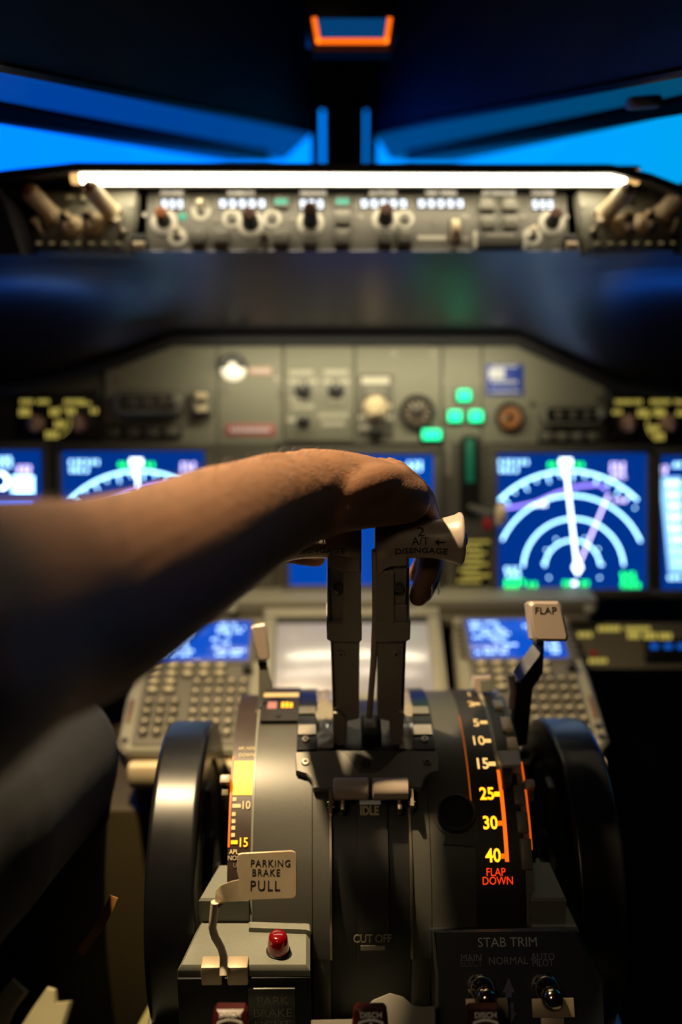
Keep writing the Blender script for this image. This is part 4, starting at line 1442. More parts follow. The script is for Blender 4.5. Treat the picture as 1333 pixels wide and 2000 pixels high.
SQ = 0.84 / FPX
dtext('IDLE', 722, 1584, 0.0105, mat('print_cream', '#b9a88a', 0.5, vary=0), 0.78, 0.98, 0.0004, 0.0002)
wpart('index_mark', sec(dx_(703, 1567), dx_(744, 1567), da_(722, 1571), da_(722, 1563), -0.001, 0.0003, 3), M_LEGEND, tq)
dtext('CUT OFF', 728, 1834, 0.0102, mat('print_dim', '#77726a', 0.5, vary=0), 0.8, 0.95, 0.0001, 0.0002)
wpart('index_mark', sec(dx_(705, 1851), dx_(752, 1851), da_(728, 1856), da_(728, 1847), -0.001, 0.0003, 3), mat('print_dim', '#77726a'), tq)
# flap scale
wpart('flap_scale', sec(XF0, XF1 + 0.012, 12, 150, -0.006, 0.0008), M_SCALE, tq)
for s, px, py, m_, bd in (('1', 917, 1356, M_AMBERP, 0.0001), ('2', 921, 1375, M_AMBERP, 0.0001), ('5', 931, 1412, M_AMBERP, 0.0001), ('10', 934, 1447, M_AMBERP, 0.0001), ('15', 942, 1492, M_AMBERP, 0.0003),
                          ('25', 952, 1551, M_AMBER, 0.0003), ('30', 958, 1608, M_AMBER, 0.0003), ('40', 964, 1672, M_AMBER, 0.0003)):
    dtext(s, px, py, 0.0150, m_, 0.86, 1.0, bd, 0.0011)
for px, py, m_ in ((932, 1375, M_AMBERP), (946, 1411, M_AMBERP), (953, 1447, M_AMBERP), (963, 1492, M_AMBERP), (974, 1551, M_AMBER), (980, 1608, M_ORANGE), (986, 1672, M_ORANGE)):
    x, a = DRUM.loc(px, py, 0.0008)
    wpart('scale_tick', sec(x - 0.0035, x + 0.003, a - 0.7, a + 0.7, 0.0008, 0.0012, 2), m_, tq)
dtext('FLAP', 969, 1704, 0.0090, M_REDLEG, 0.85, 1.0, 0.0, 0.0011)
dtext('DOWN', 973, 1721, 0.0090, M_REDLEG, 0.85, 1.0, 0.0, 0.0011)
# edge lights that leak along the scale plates
xe = dx_(988, 1640)
wpart('edge_light', sec(xe - 0.0016, xe + 0.0016, da_(990, 1683), da_(972, 1505), 0.0008, 0.0013), M_ORANGE, tq)
wpart('edge_trim', sec(xe - 0.0018, xe + 0.0014, da_(972, 1505), 128, 0.0008, 0.0020), M_LEVER, tq)
wpart('edge_light', sec(XF0 - 0.0010, XF0 + 0.0002, da_(930, 1640), da_(915, 1400), 0.0, 0.0014), mat('edge_orange_dim', '#3a1c0a', 0.5, 0, '#ff7a18', 0.28, vary=0), tq)
# gate to the right of the scale: slot, detent blocks and the outer strip with its own orange edge
x0, x1 = XF1 + 0.012, dx_(1022, 1560)
wpart('gate_floor', sec(XF1 + 0.012, XR - 0.006, 10, 150, -0.014, -0.010), M_VOID, tq)
wpart('outer_strip', sec(XR - 0.0065, XR, 12, 168), M_QUADL, tq)
for px, py, h, m_ in ((974, 1384, 36, M_CREAM2), (989, 1421, 42, M_CREAM2), (1000, 1457, 28, M_CREAM2), (1014, 1556, 40, M_QUADL), (1020, 1608, 42, M_QUADL), (1027, 1668, 58, M_QUADL)):
    on_drum('detent_block', MB().box((0, 0, 0.0), (0.0095, h * SQ, 0.012), 0.0015), m_, tq, px, py, -0.002)
if True:
    xo = dx_(1032, 1600)
    wpart('edge_light', sec(xo, xo + 0.0014, da_(1042, 1660), da_(1012, 1490), -0.001, 0.0016), mat('edge_orange', '#2a1206', 0.5, 0, '#ff6412', 0.75, vary=0), tq)
# trim scale on the left
wpart('trim_scale', sec(XTL, XL - 0.001, 12, 118, -0.008, -0.003), M_SCALE2, tq)
dr = -0.0028
yb = (da_(478, 1553, dr), da_(480, 1487, dr))
wpart('yellow_band', sec(XTL + 0.0022, XL - 0.002, yb[0], yb[1], -0.003, -0.0024, 8), M_YELLOW, tq)
wpart('edge_light', sec(XTL, XTL + 0.0016, da_(440, 1655, dr), da_(464, 1478, dr), -0.003, -0.0022), M_ORANGE, tq)
for px, py, w in ((459, 1561, 0.003), (462, 1574, 0.007), (454, 1590, 0.003), (452, 1604, 0.003), (450, 1617, 0.003), (448, 1631, 0.003), (455, 1645, 0.0055)):
    x, a = DRUM.loc(px, py, dr)
    wpart('scale_tick', sec(XTL + 0.0026, XTL + 0.0026 + w, a - 0.55, a + 0.55, -0.003, -0.0023, 2), M_AMBERP if py < 1640 else M_AMBER, tq)
dtext('10', 480, 1573, 0.0098, M_AMBERP, 0.85, 1.0, 0.0001, dr + 0.0006)
dtext('15', 475, 1646, 0.0104, M_AMBER, 0.85, 1.0, 0.0001, dr + 0.0006)
dtext('APL', 457, 1664, 0.0052, M_AMBERP, 0.9, 1.0, 0, dr + 0.0006)
dtext('NOSE', 459, 1676, 0.0052, mat('print_cream', '#b9a88a'), 0.9, 1.0, 0, dr + 0.0006)
dtext('UP', 462, 1690, 0.0050, mat('print_dim', '#77726a'), 0.9, 1.0, 0, dr + 0.0006)
dtext('APL NOSE', 484, 1462, 0.0052, M_AMBERP, 0.7, 1.0, 0, dr + 0.0006)
dtext('DOWN', 482, 1475, 0.0052, M_AMBERP, 0.8, 1.0, 0, dr + 0.0006)
wpart('side_lip', sec(XL - 0.0016, XL + 0.0004, 12, 150, -0.010, 0.0006), M_PED, tq)
# trim pointers
for px, py in ((441, 1526), (1034, 1535)):
    q = on_drum('trim_pointer', MB().box((0, 0, 0), (0.0095, 0.0085, 0.012), 0.002), M_CREAM, tq, px, py, 0.0)
    part('pointer_foot', MB().box((0.0, -0.008, -0.004), (0.006, 0.010, 0.008), 0.001), M_OLIVE, q)
# bracket across the lever slots
Bm = DRUM.at(718, 1500, 0.006)
BP = Plane(Bm.translation, 90 - 90 + da_(718, 1500))


def bl(px, py): return BP.loc(px, py)


br = [(576, 1470), (660, 1466), (672, 1472), (686, 1492), (700, 1512), (726, 1514), (746, 1508), (764, 1492), (778, 1472), (796, 1466), (852, 1468), (857, 1478), (857, 1506), (842, 1510), (830, 1520), (824, 1540),
      (612, 1540), (609, 1524), (598, 1512), (578, 1506)]
Rt = tq.matrix_world.inverted()
q = part('slot_bracket', MB().prism([bl(*p) for p in br][::-1], -0.006, 0.001, 0.0012), M_QUADL, tq, m=Rt @ BP.m)
q2 = part('bracket_inset', MB().prism([bl(*p) for p in ((652, 1464), (778, 1464), (764, 1494), (746, 1510), (700, 1514), (684, 1494))][::-1], -0.006, -0.0015, 0.001), M_QUAD, tq, m=Rt @ BP.m)
for px, py in ((597, 1490), (835, 1490)):
    u, v = bl(px, py)
    screw(tq, (0, 0, 0), 0.0036).matrix_local = Rt @ BP.mat(u, v, 0.001)
u, v = bl(715, 1490)
part('bracket_hole', MB().lathe([(0.0045, 0), (0.0045, 0.0006)], 16), M_INK, tq, m=Rt @ BP.mat(u, v, -0.0014))
# strips beside the lever slots, with screws; steel ribs stand in for strip-light glints
for xa, xb, sx_, sy_ in ((581, 619, 597, 1445), (804, 845, 830, 1444)):
    X0, X1 = dx_(xa, 1420, 0.003), dx_(xb, 1420, 0.003)
    a0 = da_((xa + xb) / 2, 1468)
    wpart('edge_strip', sec(X0, X1, a0, 150, 0, 0.003), M_GLOSS, tq)
    for py in (1387, 1425):
        a = da_((xa + xb) / 2, py, 0.004)
        wpart('cross_rib', sec(X0 + 0.001, X1 - 0.001, a - 2.2, a + 2.2, 0.003, 0.0046, 4), M_STEEL, tq)
    screw(tq, (0, 0, 0), 0.0036).matrix_local = Rt @ DRUM.at(sx_, sy_, 0.0031)
# clear plastic flaps that close the slots
rnd = random.Random(3)
for xa, xb in ((619, 652), (782, 806)):
    rows = []
    for i in range(9):
        py = 1362 + i * 13
        row = []
        for k in range(5):
            px = xa + (xb - xa) * k / 4 + (rnd.uniform(-3, 3) if k in (0, 4) else 0)
            x, a = DRUM.loc(px, max(py, 1368), 0.003)
            if i == 0: a += 9
            row.append(DRUM.mat(x, a, 0.003 + rnd.uniform(0, 0.004)).translation)
        rows.append(row)
    wpart('slot_flap', MB().grid(rows, thick=(0, -0.0006, 0.0006)), M_CLEAR, tq, sharp=70)
# lit label plate at the top left
lab = sec(dx_(511, 1385, 0.004), dx_(584, 1385, 0.004), da_(548, 1407, 0.004), 128, 0, 0.004, 12)
lp = wpart('label_plate', lab, M_SCALE, tq)
for x0, x1, y0, y1, m_ in ((516, 584, 1354, 1361, M_AMBERP), (523, 541, 1371, 1384, glow('pink_legend', '#ff9a7a', 0.9)), (550, 556, 1372, 1382, M_AMBER), (558, 564, 1372, 1382, M_AMBER), (566, 572, 1373, 1382, M_AMBER)):
    xm, ym = (x0 + x1) / 2, (y0 + y1) / 2
    wpart('lit_legend', sec(dx_(x0, ym, 0.004), dx_(x1, ym, 0.004), da_(xm, y1, 0.004), da_(xm, y0, 0.004), 0.004, 0.0044, 3), m_, tq)
on_drum('label_notch', MB().cyl(0.003, 0.0008), M_INK, tq, 543, 1397, 0.004)
# horn cutout push knob on a teardrop plate
Hm = DRUM.at(893, 1595, 0.0005)
HP = Plane(Hm.translation, da_(893, 1595))
pp = [HP.loc(890 + 42 * cos(radians(a)), 1592 - 42 * sin(radians(a))) for a in range(20, 250, 15)] + [HP.loc(866, 1650), HP.loc(926, 1654), HP.loc(936, 1644)]
part('horn_plate', MB().prism(pp, -0.004, 0.0012, 0.0006), M_QUAD, tq, m=Rt @ HP.m)
u, v = HP.loc(889, 1592)
hk = part('horn_knob', MB().lathe([(0.0155, 0), (0.0160, 0.002), (0.0160, 0.007), (0.0145, 0.009), (0.012, 0.0060)], 32), mat('knob_matt_black', '#040405', 0.85, vary=0), tq, m=Rt @ HP.mat(u, v, 0.001))
dtext('HORN', 886, 1660, 0.0058, mat('print_faint', '#3a4048', 0.5, vary=0), 0.9)
dtext('CUTOUT', 893, 1673, 0.0058, mat('print_faint', '#3a4048', 0.5, vary=0), 0.9)
# black block with a worn label between the lever feet
on_drum('lever_stop_block', MB().box((0, 0, 0.006), (0.0175, 0.026, 0.016), 0.0015), M_BLACK, tq, 725, 1437)
on_drum('stop_label', MB().box((0, 0, 0.0146), (0.008, 0.006, 0.0006)), M_QUADL, tq, 724, 1440)


# grey shoulders between wheels and housing, and the two blocks in front
def slab(name, pts, z, depth, material, root, b=0.002):
    pl = [at_z(px, py, z) for px, py in pts]
    return wpart(name, MB().prism([(p.x, p.y) for p in pl][::-1], z - depth, z, b), material, root)


slab('shoulder', [(428, 1688), (492, 1688), (486, 1756), (388, 1756)], 0.622, 0.10, M_PED, tq)
slab('shoulder', [(1032, 1682), (1074, 1682), (1108, 1756), (1036, 1756)], 0.622, 0.10, M_PED, tq)

# ------------------------------------------------------------------ parking brake block
Z1 = 0.600
bk = thing('brake_housing', 'grey block carrying the parking brake lever and red lamp', 'housing', T(at_z(470, 1850, Z1 - 0.1)))
slab('cover', [(404, 1768), (606, 1768), (606, 1888), (346, 1888)], Z1, 0.12, M_PED, bk, 0.004)
slab('raised_rim', [(486, 1800), (606, 1804), (607, 1818), (600, 1816), (486, 1812)], Z1 + 0.004, 0.008, M_PED, bk, 0.001)
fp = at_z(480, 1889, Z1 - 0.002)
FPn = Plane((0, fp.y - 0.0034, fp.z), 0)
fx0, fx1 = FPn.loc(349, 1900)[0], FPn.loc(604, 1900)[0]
part('front_panel', MB().box(((fx0 + fx1) / 2, -0.046, -0.001), (fx1 - fx0 + 0.003, 0.078, 0.003), 0.001), mat('front_panel_navy', '#0b0c10', 0.6, vary=0.08, spec=0.2), bk, m=bk.matrix_world.inverted() @ FPn.m)  # near-black sheet: the shade on the block's front put into colour
cx, cy, w, h = FPn.rect(486, 1926, 578, 2030)
lp = part('lettered_plate', MB().box((0, 0, 0.001), (w, h, 0.003), 0.0008), M_BLACK, bk, m=bk.matrix_world.inverted() @ FPn.mat(cx, cy, 0))
dm = mat('print_dim2', '#5a564f', 0.5, vary=0)
for s, py in (('PARK', 1950), ('BRAKE', 1974), ('LIGHT', 1997)):
    u, v = FPn.loc(533, py)
    text(lp, s, 0.0112, (u - cx, v - cy, 0.0026), dm, 0.92)
part('plate_edge', MB().box((0, h / 2 - 0.0005, 0.0026), (w * 0.98, 0.0008, 0.0006)), M_QUADL, lp)

# parking brake lever
PBP = Plane(at_depth(525, 1710, 0.745), 22)
pl = thing('parking_brake_lever', 'flat steel lever plate reading PARKING BRAKE PULL in front of the quadrant', 'lever', PBP.at(437, 1890))
Ri = pl.matrix_world.inverted()


def pq(px, py): return PBP.loc(px, py)


plate_px = [(472, 1666), (570, 1661), (577, 1664), (580, 1671), (580, 1746), (577, 1752), (570, 1754), (500, 1757), (470, 1759), (466, 1745), (467, 1716), (463, 1700), (464, 1674), (466, 1668)]
part('handle_plate', MB().prism([pq(*p) for p in plate_px][::-1], -0.0012, 0.0012, 0.0005), M_PLATE, pl, m=Ri @ PBP.m)
nk = [pq(468, 1718), pq(452, 1722), pq(432, 1731), pq(420, 1744), pq(417, 1772), pq(424, 1780), pq(440, 1764), pq(470, 1759)]
zs = (0, -0.001, -0.003, -0.006, -0.010, -0.009, -0.004, 0)
mb = MB()
mb.v = [(p[0], p[1], z + 0.0008) for p, z in zip(nk, zs)] + [(p[0], p[1], z - 0.0012) for p, z in zip(nk, zs)]
quads = [(0, 1, 6, 7), (1, 2, 6), (2, 3, 6), (3, 4, 5), (3, 5, 6)]
mb.f = list(quads) + [tuple(j + 8 for j in f[::-1]) for f in quads] + [(i, i + 8, (i + 1) % 8 + 8, (i + 1) % 8) for i in range(8)]
part('neck', mb, M_PLATE, pl, m=Ri @ PBP.m, sharp=60)
arm = [at_depth(420, 1762, 0.750), at_depth(418, 1785, 0.752), at_depth(415, 1812, 0.755), at_depth(420, 1830, 0.757), at_depth(432, 1850, 0.760), at_depth(437, 1868, 0.761), at_depth(437, 1905, 0.756)]
wpart('arm', MB().tube(arm, 0.0031, 12), mat('bright_steel', '#d2c6b2', 0.42, 0.25, vary=0.06), pl, sharp=60)
for s, px, py, sz, sp in (('PARKING', 529, 1686, 0.0072, 1.22), ('BRAKE', 520, 1704, 0.0072, 1.22), ('PULL', 518, 1730, 0.0105, 1.2)):
    u, v = pq(px, py)
    text(pl, s, sz, (0, 0, 0), M_INK, 0.86, sp, m=Ri @ PBP.mat(u, v, 0.0013) @ RZ(-1.0), bold=0.00005)
ey = fp
for px in (414, 465):
    p = at_z(px, 1886, Z1)
    w = 0.0160
    q = wpart('pivot_block', MB().box((p.x, p.y + 0.001, Z1 - 0.0055), (w, 0.013, 0.017), 0.0012), M_PLATE, pl)

# red domed lamp
p = at_z(544, 1858, Z1)
t = thing('warning_lamp', 'red glass dome lamp on the grey brake block', 'lamp', T(p))
part('lamp_collar', MB().lathe([(0.0095, 0), (0.0095, 0.0015), (0.0085, 0.0022)], 24), M_BLACK, t)
part('lamp_lens', MB().lathe([(0.0086, 0.002), (0.0084, 0.008), (0.0074, 0.0145), (0.0064, 0.0168), (0.0035, 0.0176)], 28), M_RED, t, m=RX(6), sharp=60)

# ------------------------------------------------------------------ stabilizer trim panel
SP = Plane(at_depth(1000, 1815, 0.795), 34)
st = thing('stab_trim_panel', 'dark panel lettered STAB TRIM with two chrome toggle switches', 'control panel', SP.at(1000, 1900))
Si = st.matrix_world.inverted()


def sp(px, py): return SP.loc(px, py)


def splate(name, px, z0, z1, material, b=0.0008):
    return part(name, MB().prism([sp(*p) for p in px][::-1], z0, z1, b), material, st, m=Si @ SP.m)


splate('faceplate', [(845, 1818), (1098, 1812), (1128, 1818), (1180, 1903), (1184, 1915), (1190, 2090), (853, 2090), (850, 1905)], -0.03, 0.0, mat('trim_panel_dark', '#25282f', 0.33, vary=0.08), 0.003)
splate('edge_strip', [(843, 1818), (848, 1818), (857, 1905), (857, 2080), (850, 2080), (850, 1905)], -0.004, 0.0012, M_QUADL, 0.0004)
slab('shoulder', [(1036, 1768), (1112, 1768), (1132, 1812), (1036, 1812)], 0.606, 0.08, M_PED, st)
for s, px, py, sz, m_, sx_, bd in (('STAB TRIM', 992, 1841, 0.0100, mat('print_grey', '#b4b6be', 0.5, vary=0), 1.0, 0.0), ('NORMAL', 993, 1877, 0.0078, mat('print_grey2', '#7d8290', 0.5, vary=0), 0.98, 0),
                                   ('MAIN', 921, 1871, 0.0072, mat('print_grey2', '#7d8290'), 0.95, 0), ('ELECT', 921, 1882, 0.0072, mat('print_grey3', '#5a606e', 0.5, vary=0), 0.9, 0),
                                   ('AUTO', 1061, 1869, 0.0072, mat('print_grey2', '#7d8290'), 0.95, 0), ('PILOT', 1061, 1881, 0.0072, mat('print_grey2', '#7d8290'), 0.9, 0)):
    u, v = sp(px, py)
    text(st, s, sz, (0, 0, 0), m_, sx_, m=Si @ SP.mat(u, v, 0.0004), bold=bd)
for pts in ([(994, 1910), (1006, 1938), (1000, 1938), (1000, 1948), (988, 1948), (988, 1938), (983, 1938)], [(999, 1998), (1009, 1978), (1004, 1978), (1003, 1958), (992, 1958), (993, 1978), (988, 1978)]):
    splate('arrow', pts, 0.0, 0.0005, mat('print_lilac', '#5f5d78', 0.5, vary=0), 0)
for px in (940, 1066):
    u, v = sp(px, 1930)
    q = part('toggle_switch', MB().lathe([(0.0105, 0), (0.0105, 0.003), (0.0085, 0.005), (0.0085, 0.008), (0.006, 0.010)], 24), M_CHROME, st, m=Si @ SP.mat(u, v, 0))
    part('bat', MB().lathe([(0.003, 0.008), (0.0045, 0.014), (0.0082, 0.020), (0.0088, 0.025), (0.0070, 0.030), (0.003, 0.032)], 24), M_CHROME, q, m=RX(10), sharp=80)
    part('knurl', MB().lathe([(0.0092, 0.005), (0.0096, 0.0055), (0.0096, 0.0075), (0.0092, 0.008)], 24), M_SCREW, q)
    # wide spring guard in front of each switch
    u2, v2 = sp(px + 4, 1960)
    g = part('switch_guard', MB().box((0, 0, 0.014), (0.0325, 0.0135, 0.002), 0.0006), M_PLATE, st, m=Si @ SP.mat(u2, v2, 0.006))
    part('guard_stem', MB().box((0, -0.016, 0.008), (0.018, 0.022, 0.003), 0.0006), M_PLATE, g)

# ------------------------------------------------------------------ fire panel and its handles
FPL = Plane(at_depth(720, 1990, 0.745), 50)
fpn = thing('fire_control_base', 'light grey plate with a humped edge at the very bottom, behind the red handles', 'control panel', FPL.at(720, 2030))
Fi = fpn.matrix_world.inverted()
hump = [(608, 1992), (688, 1990), (706, 1974), (730, 1952), (762, 1939), (788, 1946), (806, 1962), (826, 1966), (852, 1964), (852, 2120), (608, 2120)]
part('plate', MB().prism([FPL.loc(*p) for p in hump][::-1], -0.01, 0.0, 0.001), M_QUADL, fpn, m=Fi @ FPL.m)
part('base', MB().prism([FPL.loc(*p) for p in ((340, 2040), (1190, 2040), (1250, 2300), (280, 2300))][::-1], -0.05, -0.012, 0.001), M_PED, fpn, m=Fi @ FPL.m)
for px, lab, num, nx in ((449, 'red fire handle reading DISCH in front of the park brake plate', '1', -10), (725, 'red fire handle reading DISCH with a white A, in the middle', 'A', 0), (949, 'red fire handle reading DISCH in front of the left trim toggle', '2', 4)):
    HPn = Plane(at_depth(px, 2010, 0.705), 18)
    t = thing('fire_switch', lab, 'handle', HPn.at(px, 2060), 'red fire handles along the bottom edge')
    hi = t.matrix_world.inverted()
    q = [HPn.loc(*p) for p in ((px - 33, 1983), (px - 27, 1976), (px + 27, 1976), (px + 33, 1983), (px + 40, 2060), (px - 40, 2060))]
    part('grip', MB().prism(q[::-1], -0.014, 0.0, 0.004), M_REDH, t, m=hi @ HPn.m)
    u, v = HPn.loc(px, 1983)
    text(t, 'DISCH', 0.0055, (0, 0, 0), M_LEGEND, 1.0, 1.0, m=hi @ HPn.mat(u, v, 0.0003), bold=0.0001)
    ar = [HPn.loc(px - 24 + 48 * i / 8, 1998 - 6 * sin(pi * i / 8)) for i in range(9)]
    part('arrow_arc', MB().ribbon(ar, 0.0016, 0.0, 0.0005), M_LEGEND, t, m=hi @ HPn.m)
    e0, e1 = HPn.loc(px + 27, 2001), HPn.loc(px - 27, 2001)
    for (e, s) in ((e0, 1), (e1, -1)):
        part('arrow_head', MB().prism([(e[0] + s * 0.0012, e[1] - 0.0012), (e[0] - s * 0.0026, e[1] + 0.0022), (e[0] - s * 0.0026, e[1] - 0.0008)], 0, 0.0006), M_LEGEND, t, m=hi @ HPn.m)
    u, v = HPn.loc(px + nx, 2011)
    if num == 'A':
        text(t, 'A', 0.012, (0, 0, 0), M_LEGEND, 1.0, m=hi @ HPn.mat(u, v, 0.0003), bold=0.0004)
    else:
        part('white_panel', MB().prism([HPn.loc(*p) for p in ((px - 18, 2011), (px - 8, 2002), (px + 16, 2001), (px + 20, 2011), (px + 20, 2048), (px - 18, 2048))][::-1], 0, 0.0005), M_LEGEND, t, m=hi @ HPn.m)
    wp = at_depth(px, 2070, 0.715)
    part('shaft', MB().box((0, -0.012, -0.010), (0.014, 0.05, 0.010), 0.002), M_BLACK, t)

# ------------------------------------------------------------------ trim wheels
for nm, lab, xc in (('trim_wheel', 'black trim wheel beside the knee and the yellow trim band', -0.164), ('trim_wheel', 'black trim wheel beyond the flap scale, its top rim lit blue', 0.1925)):
    t = thing(nm, lab, 'wheel', T((xc, 0.82, 0.56)), 'the pair of trim wheels')
    R = 0.14
    pr = [(0.104, -0.0195), (0.1340, -0.0210), (0.1372, -0.0206), (0.1392, -0.0192), (0.1399, -0.0172), (0.1400, -0.0160), (0.1400, -0.0145), (0.14003, 0)]
    pr = [(0.100, -0.014)] + pr + [(r, -x) for r, x in pr[:-1]][::-1] + [(0.100, 0.014)]
    part('rim', MB().lathe(pr, 96, axis='x'), M_RUBBER, t, sharp=50)
    part('web', MB().lathe([(0.1, -0.016), (0.1, 0.016)], 48, axis='x'), M_RUBBERIN, t)
    h = part('hub', MB().lathe([(0.03, -0.024), (0.036, -0.020), (0.036, 0.020), (0.03, 0.024)], 32, axis='x'), M_BLACK, t)
    part('hub_bolt', MB().lathe([(0.008, -0.027), (0.008, 0.027)], 12, axis='x'), M_SCREW, h)
    part('crank_handle', MB().box((0.0, 0.0, 0.068), (0.045, 0.022, 0.05), 0.004), M_RUBBERIN, t)

# ------------------------------------------------------------------ thrust levers
LV = Plane((0, YC, ZC), -15)


def lv(px, py, w=0.0): return LV.loc(px, py, w)


def thrust_lever(label, side):
    """side -1: the lever under the wrist, +1 the one under the knuckles"""
    cxp = 720
    def X(px): return px if side < 0 else 2 * cxp - px
    def poly(p): 
        q = [lv(X(a), b) for a, b in p]
        return q[::-1] if side < 0 else q
    root = thing('thrust_lever', label, 'lever', LV.at(X(665), 1455), 'the pair of thrust levers')
    ri = root.matrix_world.inverted()
    def pp(name, px, z0, z1, m_, b=0.0012, lab=None):
        return part(name, MB().prism(poly(px), z0, z1, b), m_, root, m=ri @ LV.m, label=lab)
    pp('stem', [(640, 1090), (706, 1090), (706, 1245), (703, 1252), (702, 1405), (679, 1410), (676, 1470), (652, 1470), (646, 1250), (639, 1244)], -0.024, 0.0, M_LEVER)
    pp('front_plate', [(671, 1112), (705, 1110), (706, 1212), (670, 1214)], 0.0, 0.0042, M_LEVER, 0.0006)
    pp('band', [(638, 1212), (707, 1211), (707, 1244), (704, 1248), (645, 1247), (639, 1243)], -0.0248, 0.0044, M_LEVER, 0.0008)
    pp('foot', [(651, 1388), (662, 1386), (676, 1400), (676, 1452), (652, 1452)], 0.0, 0.0035, M_LEVER, 0.0006)
    pp('side_inlay', [(640, 1110), (645, 1110), (651, 1250), (656, 1380), (652, 1380), (646, 1250)], 0.0, 0.0008, M_BLACK, 0)
    u, v = lv(X(666), 1276)
    s = part('screw', MB().lathe([(0.0036, 0), (0.0036, 0.001), (0.0028, 0.0018), (0.0012, 0.0018), (0.001, 0.0006)], 18), M_LEVER, root, m=ri @ LV.mat(u, v, 0))
    part('screw_recess', MB().lathe([(0.0013, 0.0016), (0.0013, 0.002)], 6), M_INK, s)
    u, v = lv(X(661), 1150)
    c = part('cap_bolt', MB().lathe([(0.0045, 0), (0.0045, 0.005), (0.0040, 0.0062), (0.0026, 0.0062), (0.0024, 0.004)], 20), M_BLACK, root, m=ri @ LV.mat(u, v, 0) @ RX(-50))
    part('bolt_stem', MB().lathe([(0.0045, -0.010), (0.0045, 0.0)], 16), M_BLACK, c)
    # spool-shaped grip across the top: slim in the middle, flared at the outer end
    GX = 0.0
    u0, v0 = lv(X(706 if side < 0 else 706), 1060); u1, _ = lv(X(530 if side < 0 else 532), 1060)
    vg = lv(X(620), 1066)[1]
    wdt = abs(u1 - u0)
    prof = [(0.0150, 0), (0.0172, 0.002), (0.0172, 0.010), (0.0160, 0.022), (0.0152, 0.034), (0.0156, 0.046), (0.0172, 0.056), (0.0194, 0.064), (0.0214, wdt - 0.003), (0.0211, wdt - 0.0012), (0.0195, wdt)]
    if side > 0:
        pr = prof
        x0 = u0
    else:
        pr = [(r, -h) for r, h in prof][::-1]
        x0 = u0
    gm = ri @ LV.mat(x0, vg, -0.010)
    part('grip', MB().lathe(pr, 48, axis='x'), M_CREAM, root, m=gm, sharp=50)
    ex = wdt * (1 if side > 0 else -1)
    part('disengage_button', MB().lathe([(0.0055, -0.003), (0.0055, 0.003), (0.0040, 0.0036)], 20, axis='x'), M_INK, root, m=gm @ T((ex, 0, 0)) @ RZ(0 if side > 0 else 180))
    # a skirt that joins the grip to the stem, hollowed on the outer side
    pp('grip_saddle', [(706, 1062), (706, 1112), (668, 1112), (654, 1104), (640, 1100), (640, 1062)] if side < 0 else [(706, 1062), (706, 1118), (700, 1116), (690, 1106), (672, 1101), (645, 1098), (645, 1062)], -0.022, 0.0055, M_CREAM, 0.002)
    # lettering wrapped round the grip
    zc = -0.010
    def grip_hit(px, py, r):
        o = LV.inv @ CAM; d = LV.inv.to_3x3() @ ray(px, py)
        oy, oz = o.y - vg, o.z - zc
        A = d.y * d.y + d.z * d.z; B = 2 * (oy * d.y + oz * d.z); C = oy * oy + oz * oz - r * r
        t = (-B - sqrt(max(0, B * B - 4 * A * C))) / (2 * A)
        return o.x + d.x * t, oy + d.y * t, oz + d.z * t
    def gtext(s_, px, py, size, sx_=1.0, bold=0.0):
        # direction from the grip's axis towards the viewer
        r = 0.0168
        u, dv, w = grip_hit(px, py, r)
        m = ri @ LV.mat(u, vg, zc) @ RX(-math.degrees(atan2(dv, w)))
        def rad(x):
            h = abs((u + x) - x0)
            for (ra, ha), (rb, hb_) in zip(prof, prof[1:]):
                if h <= hb_:
                    return ra + (rb - ra) * (h - ha) / max(1e-6, hb_ - ha) + 0.0001
            return r
        text(root, s_, size, (0, 0, 0), M_INK, sx_, 1.0, m=m, wrap=r, wrapf=rad, bold=bold, ext=0.0002)
    if side > 0:
        gtext('2', 823, 1038, 0.0125, 1.0, 0.0001)
        gtext('A/T', 822, 1058, 0.0092, 0.95, 0.0001)
        # arrow
        r = 0.0175
        u, dv, w = grip_hit(859, 1059, r)
        part('arrow', MB().box((0.001, 0, 0), (0.0075, 0.0007, 0.0016)).box((-0.0018, 0.0009, 0), (0.0032, 0.0007, 0.0016), rot=Matrix.Rotation(0.65, 3, 'Z')).box((-0.0018, -0.0009, 0), (0.0032, 0.0007, 0.0016), rot=Matrix.Rotation(-0.65, 3, 'Z')), M_INK, root, m=ri @ LV.mat(u, vg, zc) @ RX(-math.degrees(atan2(dv, w))) @ T((0, 0, r)))
        gtext('DISENGAGE', 823, 1078, 0.0078, 1.0, 0.0001)
        part('side_rail', MB().tube([(*lv(733, 1075), 0.0), (*lv(734, 1200), -0.001), (*lv(730, 1300), -0.002), (*lv(722, 1405), -0.003)], 0.0028, 10), M_CREAM, root, m=ri @ LV.m)
        part('blue_edge_panel', MB().prism([lv(768, 1180), lv(795, 1180), lv(795, 1212), lv(766, 1212)][::-1], 0.0, 0.002, 0.0004), M_LEVER, root, m=ri @ LV.m)
    else:
        gtext('1', 640, 1038, 0.0125, 1.0)
        gtext('A/T', 621, 1058, 0.0092, 0.95)
        gtext('DISENGAGE', 622, 1078, 0.0078, 1.0, 0.0001)
    return root


thrust_lever('pale thrust lever under the wrist, its DISENGAGE print half covered', -1)
thrust_lever('pale thrust lever lettered 2 with flared grip under the fingers', 1)

